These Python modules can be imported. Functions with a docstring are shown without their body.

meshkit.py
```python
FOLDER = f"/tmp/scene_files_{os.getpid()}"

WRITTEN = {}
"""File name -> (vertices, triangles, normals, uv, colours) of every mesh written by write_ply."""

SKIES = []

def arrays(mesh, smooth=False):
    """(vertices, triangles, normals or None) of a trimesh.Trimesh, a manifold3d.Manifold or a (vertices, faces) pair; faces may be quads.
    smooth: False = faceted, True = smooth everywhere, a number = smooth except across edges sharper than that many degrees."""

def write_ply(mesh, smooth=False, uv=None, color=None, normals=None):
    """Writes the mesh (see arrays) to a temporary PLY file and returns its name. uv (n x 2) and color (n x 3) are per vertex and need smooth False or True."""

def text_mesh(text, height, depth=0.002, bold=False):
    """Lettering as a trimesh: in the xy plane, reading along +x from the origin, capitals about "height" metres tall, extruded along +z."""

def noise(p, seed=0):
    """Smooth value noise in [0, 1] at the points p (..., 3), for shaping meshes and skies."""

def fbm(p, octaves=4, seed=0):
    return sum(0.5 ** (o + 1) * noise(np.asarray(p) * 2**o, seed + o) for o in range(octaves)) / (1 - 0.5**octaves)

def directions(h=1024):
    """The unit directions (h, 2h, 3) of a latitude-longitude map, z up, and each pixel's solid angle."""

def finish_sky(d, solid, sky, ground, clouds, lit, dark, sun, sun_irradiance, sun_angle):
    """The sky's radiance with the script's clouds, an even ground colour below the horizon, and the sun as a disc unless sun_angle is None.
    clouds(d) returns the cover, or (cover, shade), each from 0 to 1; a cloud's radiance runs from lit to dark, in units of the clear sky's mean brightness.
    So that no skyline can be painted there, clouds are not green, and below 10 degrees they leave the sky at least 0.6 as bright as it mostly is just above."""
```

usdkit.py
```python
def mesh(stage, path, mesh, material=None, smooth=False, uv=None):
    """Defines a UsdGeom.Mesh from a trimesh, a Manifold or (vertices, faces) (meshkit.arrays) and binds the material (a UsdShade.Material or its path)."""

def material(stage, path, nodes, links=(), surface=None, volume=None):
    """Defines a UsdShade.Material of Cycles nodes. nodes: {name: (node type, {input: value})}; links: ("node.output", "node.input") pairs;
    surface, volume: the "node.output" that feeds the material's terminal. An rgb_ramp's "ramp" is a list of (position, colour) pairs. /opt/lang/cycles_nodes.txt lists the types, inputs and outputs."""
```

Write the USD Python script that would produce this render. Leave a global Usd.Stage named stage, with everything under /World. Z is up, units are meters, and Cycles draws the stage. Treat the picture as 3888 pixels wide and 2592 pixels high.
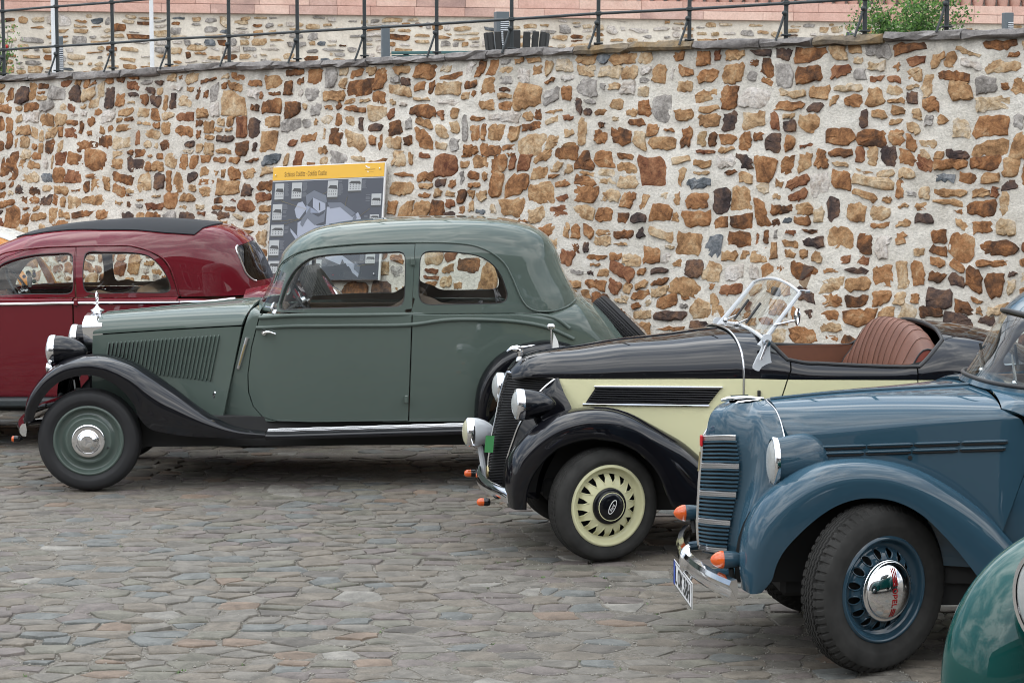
import math, random
from math import pi, sin, cos, tan, atan, atan2, sqrt, radians, degrees
import numpy as np
import trimesh, shapely, usdkit, meshkit
from shapely.geometry import Polygon, box as sbox, Point, LineString
from shapely.ops import unary_union
from shapely import affinity
from scipy.spatial import Voronoi
from scipy.interpolate import PchipInterpolator
from pxr import Usd, UsdGeom, UsdLux, UsdShade, Gf, Sdf

random.seed(7); RNG = np.random.default_rng(7)
stage = Usd.Stage.CreateInMemory()
UsdGeom.Xform.Define(stage, '/World'); UsdGeom.Scope.Define(stage, '/World/Looks')

# ------------------------------------------------------------------ camera
F, CX, CY, HC, YH = 7604., 1944., 1296., 2.16, 578.6      # lens in photo pixels, camera height, horizon row
PITCH = atan((CY - YH) / F)
FW, UP, RT, EYE = np.array([0, cos(PITCH), -sin(PITCH)]), np.array([0, sin(PITCH), cos(PITCH)]), np.array([1., 0, 0]), np.array([0, 0, HC])
cam = UsdGeom.Camera.Define(stage, '/World/camera')
cam.AddTranslateOp().Set(Gf.Vec3d(0, 0, HC)); cam.AddRotateXOp().Set(90 - degrees(PITCH))
cam.CreateHorizontalApertureAttr(36.0); cam.CreateFocalLengthAttr(36.0 * F / 3888); cam.CreateClippingRangeAttr((0.05, 3000.))
cam.CreateExposureAttr(1.15)

# ------------------------------------------------------------------ sky and sun (bright overcast)
SUN_EL, SUN_AZ = radians(52), radians(150)                # azimuth from +y towards +x
sky = UsdLux.DomeLight.Define(stage, '/World/sky')
sky.GetPrim().SetCustomDataByKey('kind', 'structure')
skym = usdkit.material(stage, '/World/Looks/overcast_sky', {
    'st': ('sky_texture', {'sky_type': 'single_scattering', 'sun_disc': False, 'sun_elevation': SUN_EL, 'sun_rotation': SUN_AZ}),
    'tc': ('texture_coordinate', {}), 'sx': ('separate_xyz', {}),
    'mp': ('mapping', {'scale': (1.0, 1.0, 2.0)}),
    'n1': ('noise_texture', {'scale': 2.3, 'detail': 7.0, 'roughness': 0.58, 'distortion': 0.5}),
    'cr': ('rgb_ramp', {'ramp': [(0.36, (1.5, 1.9, 2.5)), (0.46, (2.6, 2.95, 3.4)), (0.53, (4.7, 4.95, 5.15)), (0.62, (8.2, 8.2, 8.1))]}),
    'el': ('rgb_ramp', {'ramp': [(0, (.4, .4, .41)), (.25, (.72, .72, .73)), (.55, (1.25, 1.25, 1.25)), (1, (1.6, 1.6, 1.6))]}),
    'ml': ('mix_color', {'blend_type': 'multiply', 'fac': 1.0, 'use_clamp': False}),
    'mx': ('mix_color', {'fac': 0.92, 'use_clamp': False}),
    'bg': ('background_shader', {'strength': 0.15})},
    [('tc.generated', 'mp.vector'), ('tc.generated', 'sx.vector'), ('mp.vector', 'n1.vector'), ('n1.fac', 'cr.fac'), ('sx.z', 'el.fac'), ('cr.color', 'ml.a'), ('el.color', 'ml.b'), ('st.color', 'mx.a'), ('ml.result', 'mx.b'), ('mx.result', 'bg.color')], surface='bg.background')
UsdShade.MaterialBindingAPI.Apply(sky.GetPrim()).Bind(skym)
sun = UsdLux.DistantLight.Define(stage, '/World/sun')
sun.CreateIntensityAttr(0.15); sun.CreateAngleAttr(110.0); sun.CreateColorAttr((1.0, 0.96, 0.9)); sun.CreateNormalizeAttr(True)
sun.AddRotateZOp().Set(-degrees(SUN_AZ)); sun.AddRotateXOp().Set(-(90 - degrees(SUN_EL)))

# ------------------------------------------------------------------ helpers: pixels to points, naming, meshes
def ray(u, v): return FW + RT * (u - CX) / F - UP * (v - CY) / F
def ground_at(u, v, z=0.0):
    r = ray(u, v); return EYE + r * (z - HC) / r[2]
def plane_at(u, v, p, n):
    r = ray(u, v); return EYE + r * (np.dot(np.asarray(p) - EYE, n) / np.dot(r, n))

used = {}
def uniq(parent, name):
    p = f'{parent}/{name}'; n = used.get(p, 0); used[p] = n + 1
    return p if n == 0 else f'{p}_{n:03d}'
def data(prim, **kw):
    for k, v in kw.items():
        if v: prim.SetCustomDataByKey(k, v)
def thing(name, label, category, loc=(0, 0, 0), rz=0.0, group=None, kind=None):
    x = UsdGeom.Xform.Define(stage, uniq('/World', name))
    x.AddTranslateOp().Set(Gf.Vec3d(*map(float, loc)))
    if rz: x.AddRotateZOp().Set(degrees(rz))
    data(x.GetPrim(), label=label, category=category, group=group, kind=kind)
    return str(x.GetPath())
def part(parent, name, mesh, mat, smooth=False, **kw):
    if hasattr(mesh, 'vertices'): mesh = (np.asarray(mesh.vertices), np.asarray(mesh.faces))
    m = usdkit.mesh(stage, uniq(parent, name), mesh, '/World/Looks/' + mat, smooth=smooth)
    data(m.GetPrim(), **kw)
    return str(m.GetPath())
def copy_thing(src, name, label, category, loc, rz=0.0, group=None):
    p = thing(name, label, category, loc, rz, group)
    pr = stage.GetPrimAtPath(p); pr.GetReferences().AddInternalReference(Sdf.Path(src)); pr.SetInstanceable(True)
    return p

def join(ms):
    V, Fs, n = [], [], 0
    for m in ms:
        v, f = (np.asarray(m.vertices), np.asarray(m.faces)) if hasattr(m, 'vertices') else (np.asarray(m[0]), np.asarray(m[1]))
        if f.shape[1] == 4: f = np.vstack([f[:, [0, 1, 2]], f[:, [0, 2, 3]]])
        V.append(v); Fs.append(f + n); n += len(v)
    return np.vstack(V), np.vstack(Fs)
def mirror(m):
    v = np.array(m[0], float); v[:, 1] *= -1
    return v, np.asarray(m[1])[:, ::-1]
def xf(m, R=None, t=(0, 0, 0)):
    v = np.asarray(m.vertices if hasattr(m, 'vertices') else m[0], float); f = np.asarray(m.faces if hasattr(m, 'faces') else m[1])
    if R is not None: v = v @ np.asarray(R).T
    return v + np.asarray(t, float), f
def rotx(a): return np.array([[1, 0, 0], [0, cos(a), -sin(a)], [0, sin(a), cos(a)]])
def roty(a): return np.array([[cos(a), 0, sin(a)], [0, 1, 0], [-sin(a), 0, cos(a)]])
def rotz(a): return np.array([[cos(a), -sin(a), 0], [sin(a), cos(a), 0], [0, 0, 1]])
def bx(c, s, b=0.0):
    """box with centre c and size s, edges chamfered by b"""
    if b <= 0:
        m = trimesh.creation.box(s); return np.array(m.vertices) + c, np.array(m.faces)
    h = np.array(s, float) / 2; b = min(b, *(h * 0.95)); P = []
    for sx in (-1, 1):
        for sy in (-1, 1):
            for sz in (-1, 1):
                for k in range(3):
                    q = np.full(3, -b); q[k] = 0; P.append((h + q) * [sx, sy, sz])
    m = trimesh.convex.convex_hull(np.array(P)); return np.array(m.vertices) + c, np.array(m.faces)
def crv(pts, n=60, closed=False):
    """centripetal Catmull-Rom through the points, resampled evenly to n points"""
    P = np.asarray(pts, float)
    if closed: Q = np.vstack([P[-1], P, P[0], P[1]])
    else: Q = np.vstack([2 * P[0] - P[1], P, 2 * P[-1] - P[-2]])
    out = []
    for i in range(1, len(Q) - 2):
        p0, p1, p2, p3 = Q[i - 1:i + 3]
        t0 = 0; t1 = t0 + max(np.linalg.norm(p1 - p0), 1e-9) ** .5; t2 = t1 + max(np.linalg.norm(p2 - p1), 1e-9) ** .5; t3 = t2 + max(np.linalg.norm(p3 - p2), 1e-9) ** .5
        t = np.linspace(t1, t2, 12, endpoint=False)[:, None]
        A1 = (t1 - t) / (t1 - t0) * p0 + (t - t0) / (t1 - t0) * p1; A2 = (t2 - t) / (t2 - t1) * p1 + (t - t1) / (t2 - t1) * p2; A3 = (t3 - t) / (t3 - t2) * p2 + (t - t2) / (t3 - t2) * p3
        B1 = (t2 - t) / (t2 - t0) * A1 + (t - t0) / (t2 - t0) * A2; B2 = (t3 - t) / (t3 - t1) * A2 + (t - t1) / (t3 - t1) * A3
        out.append((t2 - t) / (t2 - t1) * B1 + (t - t1) / (t2 - t1) * B2)
    C = np.vstack(out + [Q[-2][None]])
    s = np.r_[0, np.cumsum(np.linalg.norm(np.diff(C, axis=0), axis=1))]
    u = np.linspace(0, s[-1], n + (1 if closed else 0))
    R = np.stack([np.interp(u, s, C[:, k]) for k in range(C.shape[1])], 1)
    return R[:-1] if closed else R
def grid_faces(n, m, cu=False, cv=False):
    i, j = np.meshgrid(np.arange(n if cu else n - 1), np.arange(m if cv else m - 1), indexing='ij')
    a, b, c, d = i * m + j, ((i + 1) % n) * m + j, ((i + 1) % n) * m + (j + 1) % m, i * m + (j + 1) % m
    a, b, c, d = a.ravel(), b.ravel(), c.ravel(), d.ravel()
    return np.vstack([np.stack([a, b, c], 1), np.stack([a, c, d], 1)])
def sheet(G, cu=False, cv=False):
    G = np.asarray(G, float); return G.reshape(-1, 3), grid_faces(G.shape[0], G.shape[1], cu, cv)
def tube(path, r, n=10, closed=False, caps=True):
    P = np.asarray(path, float); r = np.broadcast_to(r, (len(P),))
    T = (np.roll(P, -1, 0) - np.roll(P, 1, 0)) if closed else np.gradient(P, axis=0)
    T = T / (np.linalg.norm(T, axis=1, keepdims=True) + 1e-12)
    N = np.zeros_like(P); a = np.array([0, 0, 1.]) if abs(T[0][2]) < .9 else np.array([1., 0, 0])
    for i in range(len(P)):
        a = a - T[i] * (a @ T[i]); a /= np.linalg.norm(a) + 1e-12; N[i] = a
    B = np.cross(T, N); th = np.arange(n) * 2 * pi / n
    G = P[:, None] + r[:, None, None] * (np.cos(th)[None, :, None] * N[:, None] + np.sin(th)[None, :, None] * B[:, None])
    v, f = sheet(G, closed, True)
    if caps and not closed:
        k = len(v); v = np.vstack([v, P[0], P[-1]]); j = np.arange(n); e = (len(P) - 1) * n
        f = np.vstack([f, np.stack([np.full(n, k), (j + 1) % n, j], 1), np.stack([np.full(n, k + 1), e + j, e + (j + 1) % n], 1)])
    return v, f
def bar(a, b, r, n=8): return tube([a, b], r, n)
def lathe(prof, n=48, axis='y', sgn=1):
    """prof: (along, radius) pairs turned about the axis"""
    P = np.asarray(prof, float); th = np.arange(n) * 2 * pi / n
    A = np.broadcast_to(P[:, 0][:, None], (len(P), n)); c, s = P[:, 1][:, None] * np.cos(th), P[:, 1][:, None] * np.sin(th)
    G = {'y': np.stack([c, A, s], -1), 'x': np.stack([A, c, s], -1), 'z': np.stack([c, s, A], -1)}[axis]
    return sheet(G, False, True)
def flat(poly, depth=0.0):
    """shapely polygon(s) in (x, z) as a plate of the given depth along +y (front face at y = 0)"""
    out = []
    for g in getattr(poly, 'geoms', [poly]):
        if g.is_empty or g.area < 1e-9: continue
        if depth > 0:
            m = trimesh.creation.extrude_polygon(g, depth, engine='earcut'); v = np.array(m.vertices)
            out.append((np.stack([v[:, 0], v[:, 2], v[:, 1]], 1), np.array(m.faces)[:, ::-1]))
        else:
            v, f = trimesh.creation.triangulate_polygon(g, engine='earcut'); out.append((np.stack([v[:, 0], np.zeros(len(v)), v[:, 1]], 1), np.asarray(f)))
    return join(out)
def weld(m, tol=1e-6):
    v, f = m; k = np.round(v / tol).astype(np.int64); _, i, inv = np.unique(k, axis=0, return_index=True, return_inverse=True)
    f = inv.ravel()[f]; f = f[(f[:, 0] != f[:, 1]) & (f[:, 1] != f[:, 2]) & (f[:, 0] != f[:, 2])]
    return v[i], f

# ------------------------------------------------------------------ materials
def mat(name, nodes, links, surface): usdkit.material(stage, '/World/Looks/' + name, nodes, links, surface=surface)
ALB = .75      # the yard is dim against its bright sky
def plain(name, col, rough=0.5, metallic=0.0, coat=0.0, bump=None, var=None, spec=0.5, **kw):
    """principled material; var = (scale, amount) mottles the colour, bump = (scale, distance)"""
    col = tuple(x * (1 if metallic else ALB) for x in col)
    n = {'p': ('principled_bsdf', {'base_color': col, 'roughness': rough, 'metallic': metallic, 'coat_weight': coat, 'coat_roughness': 0.012, 'specular_ior_level': spec, **kw})}; L = []
    if var or bump: n['g'] = ('geometry', {})
    if var:
        sc, am = var
        n['n'] = ('noise_texture', {'scale': sc, 'detail': 6.0, 'roughness': 0.6})
        n['r'] = ('rgb_ramp', {'ramp': [(0.25, tuple(c * (1 - am) for c in col)), (0.5, col), (0.75, tuple(min(1, c * (1 + am)) for c in col))]})
        L += [('g.position', 'n.vector'), ('n.fac', 'r.fac'), ('r.color', 'p.base_color')]
    if bump:
        n['bn'] = ('noise_texture', {'scale': bump[0], 'detail': 6.0, 'roughness': 0.6}); n['b'] = ('bump', {'strength': 0.8, 'distance': bump[1]})
        L += [('g.position', 'bn.vector'), ('bn.fac', 'b.height'), ('b.normal', 'p.normal')]
    mat(name, n, L, 'p.BSDF')
def ramped(name, stops, scale, rough=0.85, bump=(40, 0.006), grain=0.35, spec=0.25, broad=None, stain=None, stretch=(1, 1, 1)):
    """stone: a broad noise runs through the colour stops, a fine one darkens grain and lifts the relief"""
    stops = [(k, tuple(x * ALB for x in c)) for k, c in stops]
    n = {'g': ('geometry', {}), 'mp': ('mapping', {'scale': stretch}), 'n': ('noise_texture', {'scale': scale, 'detail': 8.0, 'roughness': 0.68, 'distortion': 0.5}),
         'r': ('rgb_ramp', {'ramp': stops}), 'f': ('noise_texture', {'scale': bump[0], 'detail': 6.0, 'roughness': 0.7}),
         'fr': ('rgb_ramp', {'ramp': [(0.28, (1 - grain,) * 3), (0.55, (1, 1, 1)), (0.8, (1 + grain * .6,) * 3)]}),
         'm': ('mix_color', {'blend_type': 'multiply', 'fac': 1.0, 'use_clamp': False}), 'b': ('bump', {'strength': 0.9, 'distance': bump[1]}),
         'p': ('principled_bsdf', {'roughness': rough, 'specular_ior_level': spec})}
    L = [('g.position', 'mp.vector'), ('mp.vector', 'n.vector'), ('n.fac', 'r.fac'), ('g.position', 'f.vector'), ('f.fac', 'fr.fac'), ('r.color', 'm.a'), ('fr.color', 'm.b'), ('m.result', 'p.base_color'),
         ('f.fac', 'b.height'), ('b.normal', 'p.normal')]
    last = 'm.result'
    if broad:   # dust and wear in wide patches
        n['bn'] = ('noise_texture', {'scale': broad[0], 'detail': 4.0, 'roughness': 0.55}); n['br'] = ('rgb_ramp', {'ramp': [(.32, (1 - broad[1],) * 3), (.5, (1, 1, 1)), (.68, (1 + broad[1], 1 + broad[1] * .95, 1 + broad[1] * .88))]}); n['bm'] = ('mix_color', {'blend_type': 'multiply', 'fac': 1.0, 'use_clamp': False})
        L += [('g.position', 'bn.vector'), ('bn.fac', 'br.fac'), (last, 'bm.a'), ('br.color', 'bm.b')]; last = 'bm.result'
    if stain:   # grey runs of water under the coping
        n['sx'] = ('separate_xyz', {}); n['sr'] = ('map_range', {'from_min': stain[0], 'from_max': stain[1], 'to_min': 0.0, 'to_max': 1.0, 'clamp': True}); n['sm'] = ('mapping', {'scale': (4.5, 4.5, .35)}); n['sn'] = ('noise_texture', {'scale': 1.0, 'detail': 5.0, 'roughness': .6}); n['ss'] = ('map_range', {'from_min': .42, 'from_max': .66, 'to_min': 0.0, 'to_max': .75, 'clamp': True}); n['sf'] = ('math', {'math_type': 'multiply'}); n['sc'] = ('mix_color', {'b': (.2, .185, .16), 'use_clamp': False})
        L += [('g.position', 'sx.vector'), ('sx.z', 'sr.value'), ('g.position', 'sm.vector'), ('sm.vector', 'sn.vector'), ('sn.fac', 'ss.value'), ('sr.result', 'sf.value1'), ('ss.result', 'sf.value2'), ('sf.value', 'sc.fac'), (last, 'sc.a')]; last = 'sc.result'
    if last != 'm.result': L = [x for x in L if x != ('m.result', 'p.base_color')] + [(last, 'p.base_color')]
    mat(name, n, L, 'p.BSDF')

# wall stones: variants of rust brown, dark brown, tan, red brown, grey, blue grey and pale quartz
STONES = []
for nm, st in (('rust', [(.3, (.12, .055, .024)), (.48, (.27, .128, .052)), (.62, (.34, .18, .08)), (.75, (.42, .28, .155))]),
               ('ochre', [(.3, (.17, .09, .04)), (.5, (.34, .195, .09)), (.68, (.43, .29, .155))]),
               ('umber', [(.3, (.055, .03, .018)), (.48, (.14, .064, .028)), (.62, (.25, .11, .042)), (.75, (.34, .19, .09))]),
               ('dark', [(.3, (.035, .026, .025)), (.5, (.085, .055, .043)), (.7, (.17, .095, .055))]),
               ('tan', [(.3, (.26, .15, .07)), (.5, (.42, .29, .16)), (.7, (.52, .42, .28))]),
               ('red', [(.3, (.1, .035, .018)), (.5, (.21, .09, .042)), (.7, (.31, .155, .078))]),
               ('sand', [(.3, (.3, .2, .1)), (.5, (.46, .36, .23)), (.7, (.54, .47, .36))]),
               ('grey', [(.3, (.17, .155, .135)), (.5, (.3, .28, .25)), (.7, (.42, .4, .36))]),
               ('slate', [(.3, (.06, .07, .075)), (.5, (.13, .145, .155)), (.7, (.24, .25, .25))]),
               ('pale', [(.3, (.38, .33, .27)), (.5, (.5, .46, .4)), (.7, (.58, .55, .5))])):
    ramped(nm + '_stone', [(.5 + (k_ - .5) * .62, tuple(x * g_ for x, g_ in zip(c_, (1.27, 1.24, 1.27)))) for k_, c_ in st], 8.0, bump=(48, 0.012), grain=0.5); STONES.append(nm + '_stone')
STONE_W = np.array([.205, .225, .165, .07, .165, .065, .055, .03, .006, .014])
STONE_W = STONE_W / STONE_W.sum()
ramped('lime_mortar', [(.25, (.50, .455, .39)), (.42, (.71, .66, .58)), (.6, (.80, .755, .68)), (.8, (.86, .82, .75))], 2.2, rough=0.95, bump=(55, 0.014), grain=0.3, stain=(2.45, 2.88), broad=(.7, .1))
ramped('pale_mortar', [(.25, (.6, .53, .44)), (.5, (.76, .69, .59)), (.75, (.84, .78, .67))], 1.4, rough=0.95, bump=(30, 0.008), grain=0.2)
ramped('coping_stone', [(.3, (.14, .126, .122)), (.5, (.25, .23, .22)), (.65, (.34, .315, .3)), (.8, (.42, .385, .34))], 3.0, bump=(28, 0.014), grain=0.45)
ramped('coping_lichen', [(.3, (.12, .1, .09)), (.5, (.24, .19, .13)), (.68, (.34, .22, .1)), (.8, (.3, .27, .22))], 4.0, bump=(28, 0.014), grain=0.45)
for i, st in enumerate(([(.3, (.36, .19, .145)), (.7, (.5, .29, .23))], [(.3, (.32, .16, .12)), (.7, (.45, .25, .195))], [(.3, (.42, .24, .185)), (.7, (.53, .34, .27))], [(.3, (.22, .13, .11)), (.55, (.38, .22, .175)), (.7, (.46, .29, .24))])):
    ramped(f'sandstone_{["pink", "red", "pale", "weathered"][i]}', [(k_, tuple(min(.9, 1.45 * x * g_) for x, g_ in zip(c_, (1.08, 1.22, 1.28)))) for k_, c_ in st], 2.2, bump=(40, 0.003), grain=0.2)
COB = []
for nm, c in (('grey', (.196, .178, .152)), ('brown', (.196, .169, .136)), ('purple', (.185, .158, .143)), ('blue', (.168, .172, .162)), ('olive', (.184, .172, .138)), ('rust', (.225, .168, .126)), ('pale', (.28, .262, .23)), ('dark', (.142, .127, .11))):
    ramped(nm + '_cobble', [(.38, tuple(x * .66 for x in c)), (.5, tuple(x * .86 for x in c)), (.62, tuple(x * 1.08 for x in c))], 9.0, rough=0.75, bump=(110, 0.003), grain=0.3, spec=0.35); COB.append(nm + '_cobble')
COB_W = np.array([.29, .24, .15, .1, .12, .045, .02, .035])
ramped('joint_grit', [(.3, (.11, .096, .078)), (.46, (.18, .162, .136)), (.6, (.25, .23, .2)), (.72, (.36, .34, .31))], 60.0, rough=0.95, bump=(220, 0.006), grain=0.5)
plain('pebble', (.31, .29, .25), 0.8, var=(30, .35))
plain('weed_leaf', (.07, .13, .025), 0.6, var=(20, .4))
plain('iron_paint', (.022, .028, .03), 0.45, bump=(60, .002), var=(8, .3))
plain('pole_white', (.72, .73, .74), 0.35)
plain('lamp_grey', (.10, .12, .135), 0.45)
plain('lamp_louvre', (.55, .57, .6), 0.4)
plain('bench_teal', (.05, .13, .13), 0.5, var=(10, .25))
plain('bin_wood', (.02, .02, .02), 0.7, var=(20, .4))
plain('terrace_gravel', (.3, .28, .25), 0.9, var=(12, .3))
plain('white_plaster', (.74, .73, .7), 0.9)
plain('wing_plaster', (.15, .14, .125), 0.9, var=(.6, .12))
plain('wing_roof', (.07, .05, .045), 0.8, var=(2, .3))
plain('wing_glass', (.02, .025, .03), 0.08)
# ------------------------------------------------------------------ the battered retaining wall
TH, BAT = radians(35.1), radians(8.55)
WREF = np.array([-1.556, 16.66, 1.578]); ES = np.array([cos(TH), -sin(TH), 0.]); NB = np.array([sin(TH), cos(TH), 0.])
EH = NB * sin(BAT) + np.array([0, 0, 1.]) * cos(BAT); NO = np.cross(ES, EH)      # NO points at the camera's side after the sign below
if NO @ (EYE - WREF) < 0: NO = -NO
H0 = WREF[2] / cos(BAT); WREF0 = WREF - EH * H0
def wall(s, h, out=0.0):
    s, h, out = np.broadcast_arrays(np.asarray(s, float), np.asarray(h, float), np.asarray(out, float))
    return WREF0 + s[..., None] * ES + h[..., None] * EH + out[..., None] * NO
def wall_sh(u, v):
    p = plane_at(u, v, WREF, NO) - WREF0; return p @ ES, p @ EH
D = 3888 / 2352
COPING = np.array([wall_sh(u * D, v * D) for u, v in ((0, 176), (180, 165), (380, 153), (560, 143), (800, 136), (1000, 125), (1180, 113), (1500, 98), (1700, 92), (1950, 80), (2150, 72), (2352, 64))])
cop_h = PchipInterpolator(np.r_[COPING[0, 0] - 3, COPING[:, 0], COPING[-1, 0] + 3], np.r_[COPING[0, 1] - .05, COPING[:, 1], COPING[-1, 1] + .05])
S0, S1 = COPING[0, 0] - 3.6, COPING[-1, 0] + 1.9

def rubble(s0, s1, top, h0, cell, rng, target=(.2, .13), warp=.05):
    """rectangles split again and again, bent by a smooth field, corners knocked off: the stones' outlines"""
    out = []
    def split(r, d):
        x0, y0, x1, y1 = r; w, h = x1 - x0, y1 - y0
        tw, tht = target[0] * rng.uniform(.62, 1.5), target[1] * rng.uniform(.6, 1.45)
        if w / tw < 1.25 and h / tht < 1.25: out.append(r); return
        k = rng.uniform(.33, .67)
        if w / tw > h / tht: split((x0, y0, x0 + w * k, y1), d + 1); split((x0 + w * k, y0, x1, y1), d + 1)
        else: split((x0, y0, x1, y0 + h * k), d + 1); split((x0, y0 + h * k, x1, y1), d + 1)
    y, row = h0, 0
    while y < top + .1:
        hh = cell[1] * rng.uniform(.7, 1.3); x = s0 - cell[0] * rng.uniform(0, 1)
        while x < s1:
            ww = cell[0] * rng.uniform(.5, 1.4); split((x, y + rng.uniform(-.02, .02), x + ww, y + hh + rng.uniform(-.02, .02)), 0); x += ww
        y += hh
    res = []
    for x0, y0, x1, y1 in out:
        w, h = x1 - x0, y1 - y0; j = .2 * min(w, h)
        c = np.array([(x0, y0), (x1, y0), (x1, y1), (x0, y1)]) + rng.uniform(-j, j, (4, 2)) * .55
        pts = []
        for i in range(4):
            a, b = c[i], c[(i + 1) % 4]; k = rng.random()
            if k < .45:
                e = rng.uniform(.1, .34); pts += [a + (c[i - 1] - a) * rng.uniform(.1, .34), a + (b - a) * e]
            else: pts.append(a)
            if rng.random() < .4: pts.append((a + b) / 2 + rng.uniform(-j, j, 2) * .5)
        P = np.array(pts)
        f = lambda q, sd: meshkit.noise(np.c_[q * 2.6, np.zeros(len(q))], sd) - .5
        P = P + np.c_[f(P, 3), f(P, 9)] * 2 * warp + (np.c_[meshkit.noise(np.c_[P * 7, np.zeros(len(P))], 5), meshkit.noise(np.c_[P * 7, np.zeros(len(P))], 6)] - .5) * warp * .8
        res.append(Polygon(P))
    return res
def stone_mesh(poly, rng, place, n=16, deep=.03, proud=.012, rough=.006):
    """outline resampled and roughened; a ring in the mortar, a rounded edge, an uneven face"""
    L = poly.exterior.length; ring = np.array([poly.exterior.interpolate(L * (i + rng.uniform(-.3, .3)) / n).coords[0] for i in range(n)])
    if Polygon(ring).exterior.is_ccw is False: ring = ring[::-1]
    c = np.array(poly.centroid.coords[0]); ring = ring + rng.normal(0, rough, ring.shape)
    size = sqrt(poly.area); tilt = rng.normal(0, .05, 2); lift = proud + rng.uniform(-.4, .9) * proud
    R = [(1.0, -deep), (1.0, lift * .25), (.9, lift), (.5, lift + .05 * size * rng.uniform(0, .8))]
    V = []
    for k, o in R:
        q = c + (ring - c) * k; oo = o + (q - c) @ tilt + rng.normal(0, .0022, n) * (k < 1)
        V.append(np.c_[q, oo if o > 0 else np.full(n, o)])
    V.append(np.array([[*c, lift + .05 * size * .5]]))
    G = np.vstack(V); f = []
    for r in range(3):
        for i in range(n):
            a, b = r * n + i, r * n + (i + 1) % n; f += [(a, b, b + n), (a, b + n, a + n)]
    f += [(3 * n + i, 3 * n + (i + 1) % n, 4 * n) for i in range(n)]
    return place(G[:, 0], G[:, 1], G[:, 2]), np.array(f)

ret = thing('retaining_wall', 'high rubble wall of rust brown stones in pale mortar behind the parked cars', 'wall')
rng = np.random.default_rng(21)
# mortar face, its back and the earth side closed
ss = np.arange(S0, S1 + .01, .022); nh = 140
G = np.zeros((len(ss), nh, 3))
for i, s in enumerate(ss):
    hs = np.linspace(-.15, cop_h(s) - .06, nh); q = np.c_[np.full(nh, s), hs, np.zeros(nh)]
    G[i] = wall(s, hs, -.002 + (meshkit.fbm(q * 2.2, 3, 4) - .5) * .014 + (meshkit.fbm(q * 13, 3, 8) - .5) * .02)
back = np.stack([G[:, -1] + NB * .45, G[:, 0] + NB * .75], 1)
part(ret, 'mortar', join([sheet(G), sheet(np.concatenate([G[:, -1:], back], 1))]), 'lime_mortar', smooth=True)
# board region is left free of nothing: stones run behind it
polys = rubble(S0 + .05, S1 - .05, COPING[:, 1].max(), -.1, (1.0, .62), rng, (.195, .142), .06)
stones = []
for p in polys:
    if not p.is_valid: p = p.buffer(0)
    g = rng.choice([.007, .013, .02, .032], p=[.28, .4, .22, .1])
    q = p.buffer(-g, join_style=2)
    q = q.buffer(-.008).buffer(.008, quad_segs=2)
    if q.is_empty: continue
    if q.geom_type != 'Polygon': q = max(q.geoms, key=lambda z: z.area)
    if q.area < .0016: continue
    cx, cy = q.centroid.coords[0]
    hc = float(cop_h(cx)) - .075
    if q.bounds[3] > hc:
        q = q.intersection(sbox(-99, -9, 99, hc))
        if q.is_empty or q.area < .003 or q.geom_type != 'Polygon': continue
    if rng.random() < .015: continue
    stones.append(q)
def in_view(P):
    q = P - EYE; d = q @ FW; return d > .1 and -60 < CX + F * (q @ RT) / d < 3950 and -60 < CY - F * (q @ UP) / d < 2650
vis = [(q.area * (1.0 if in_view(wall(*q.centroid.coords[0])) and q.centroid.y > .85 else .01), i) for i, q in enumerate(stones)]
best = set(i for _, i in sorted(vis, reverse=True)[:300])
rest = {m: [] for m in STONES}
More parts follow.
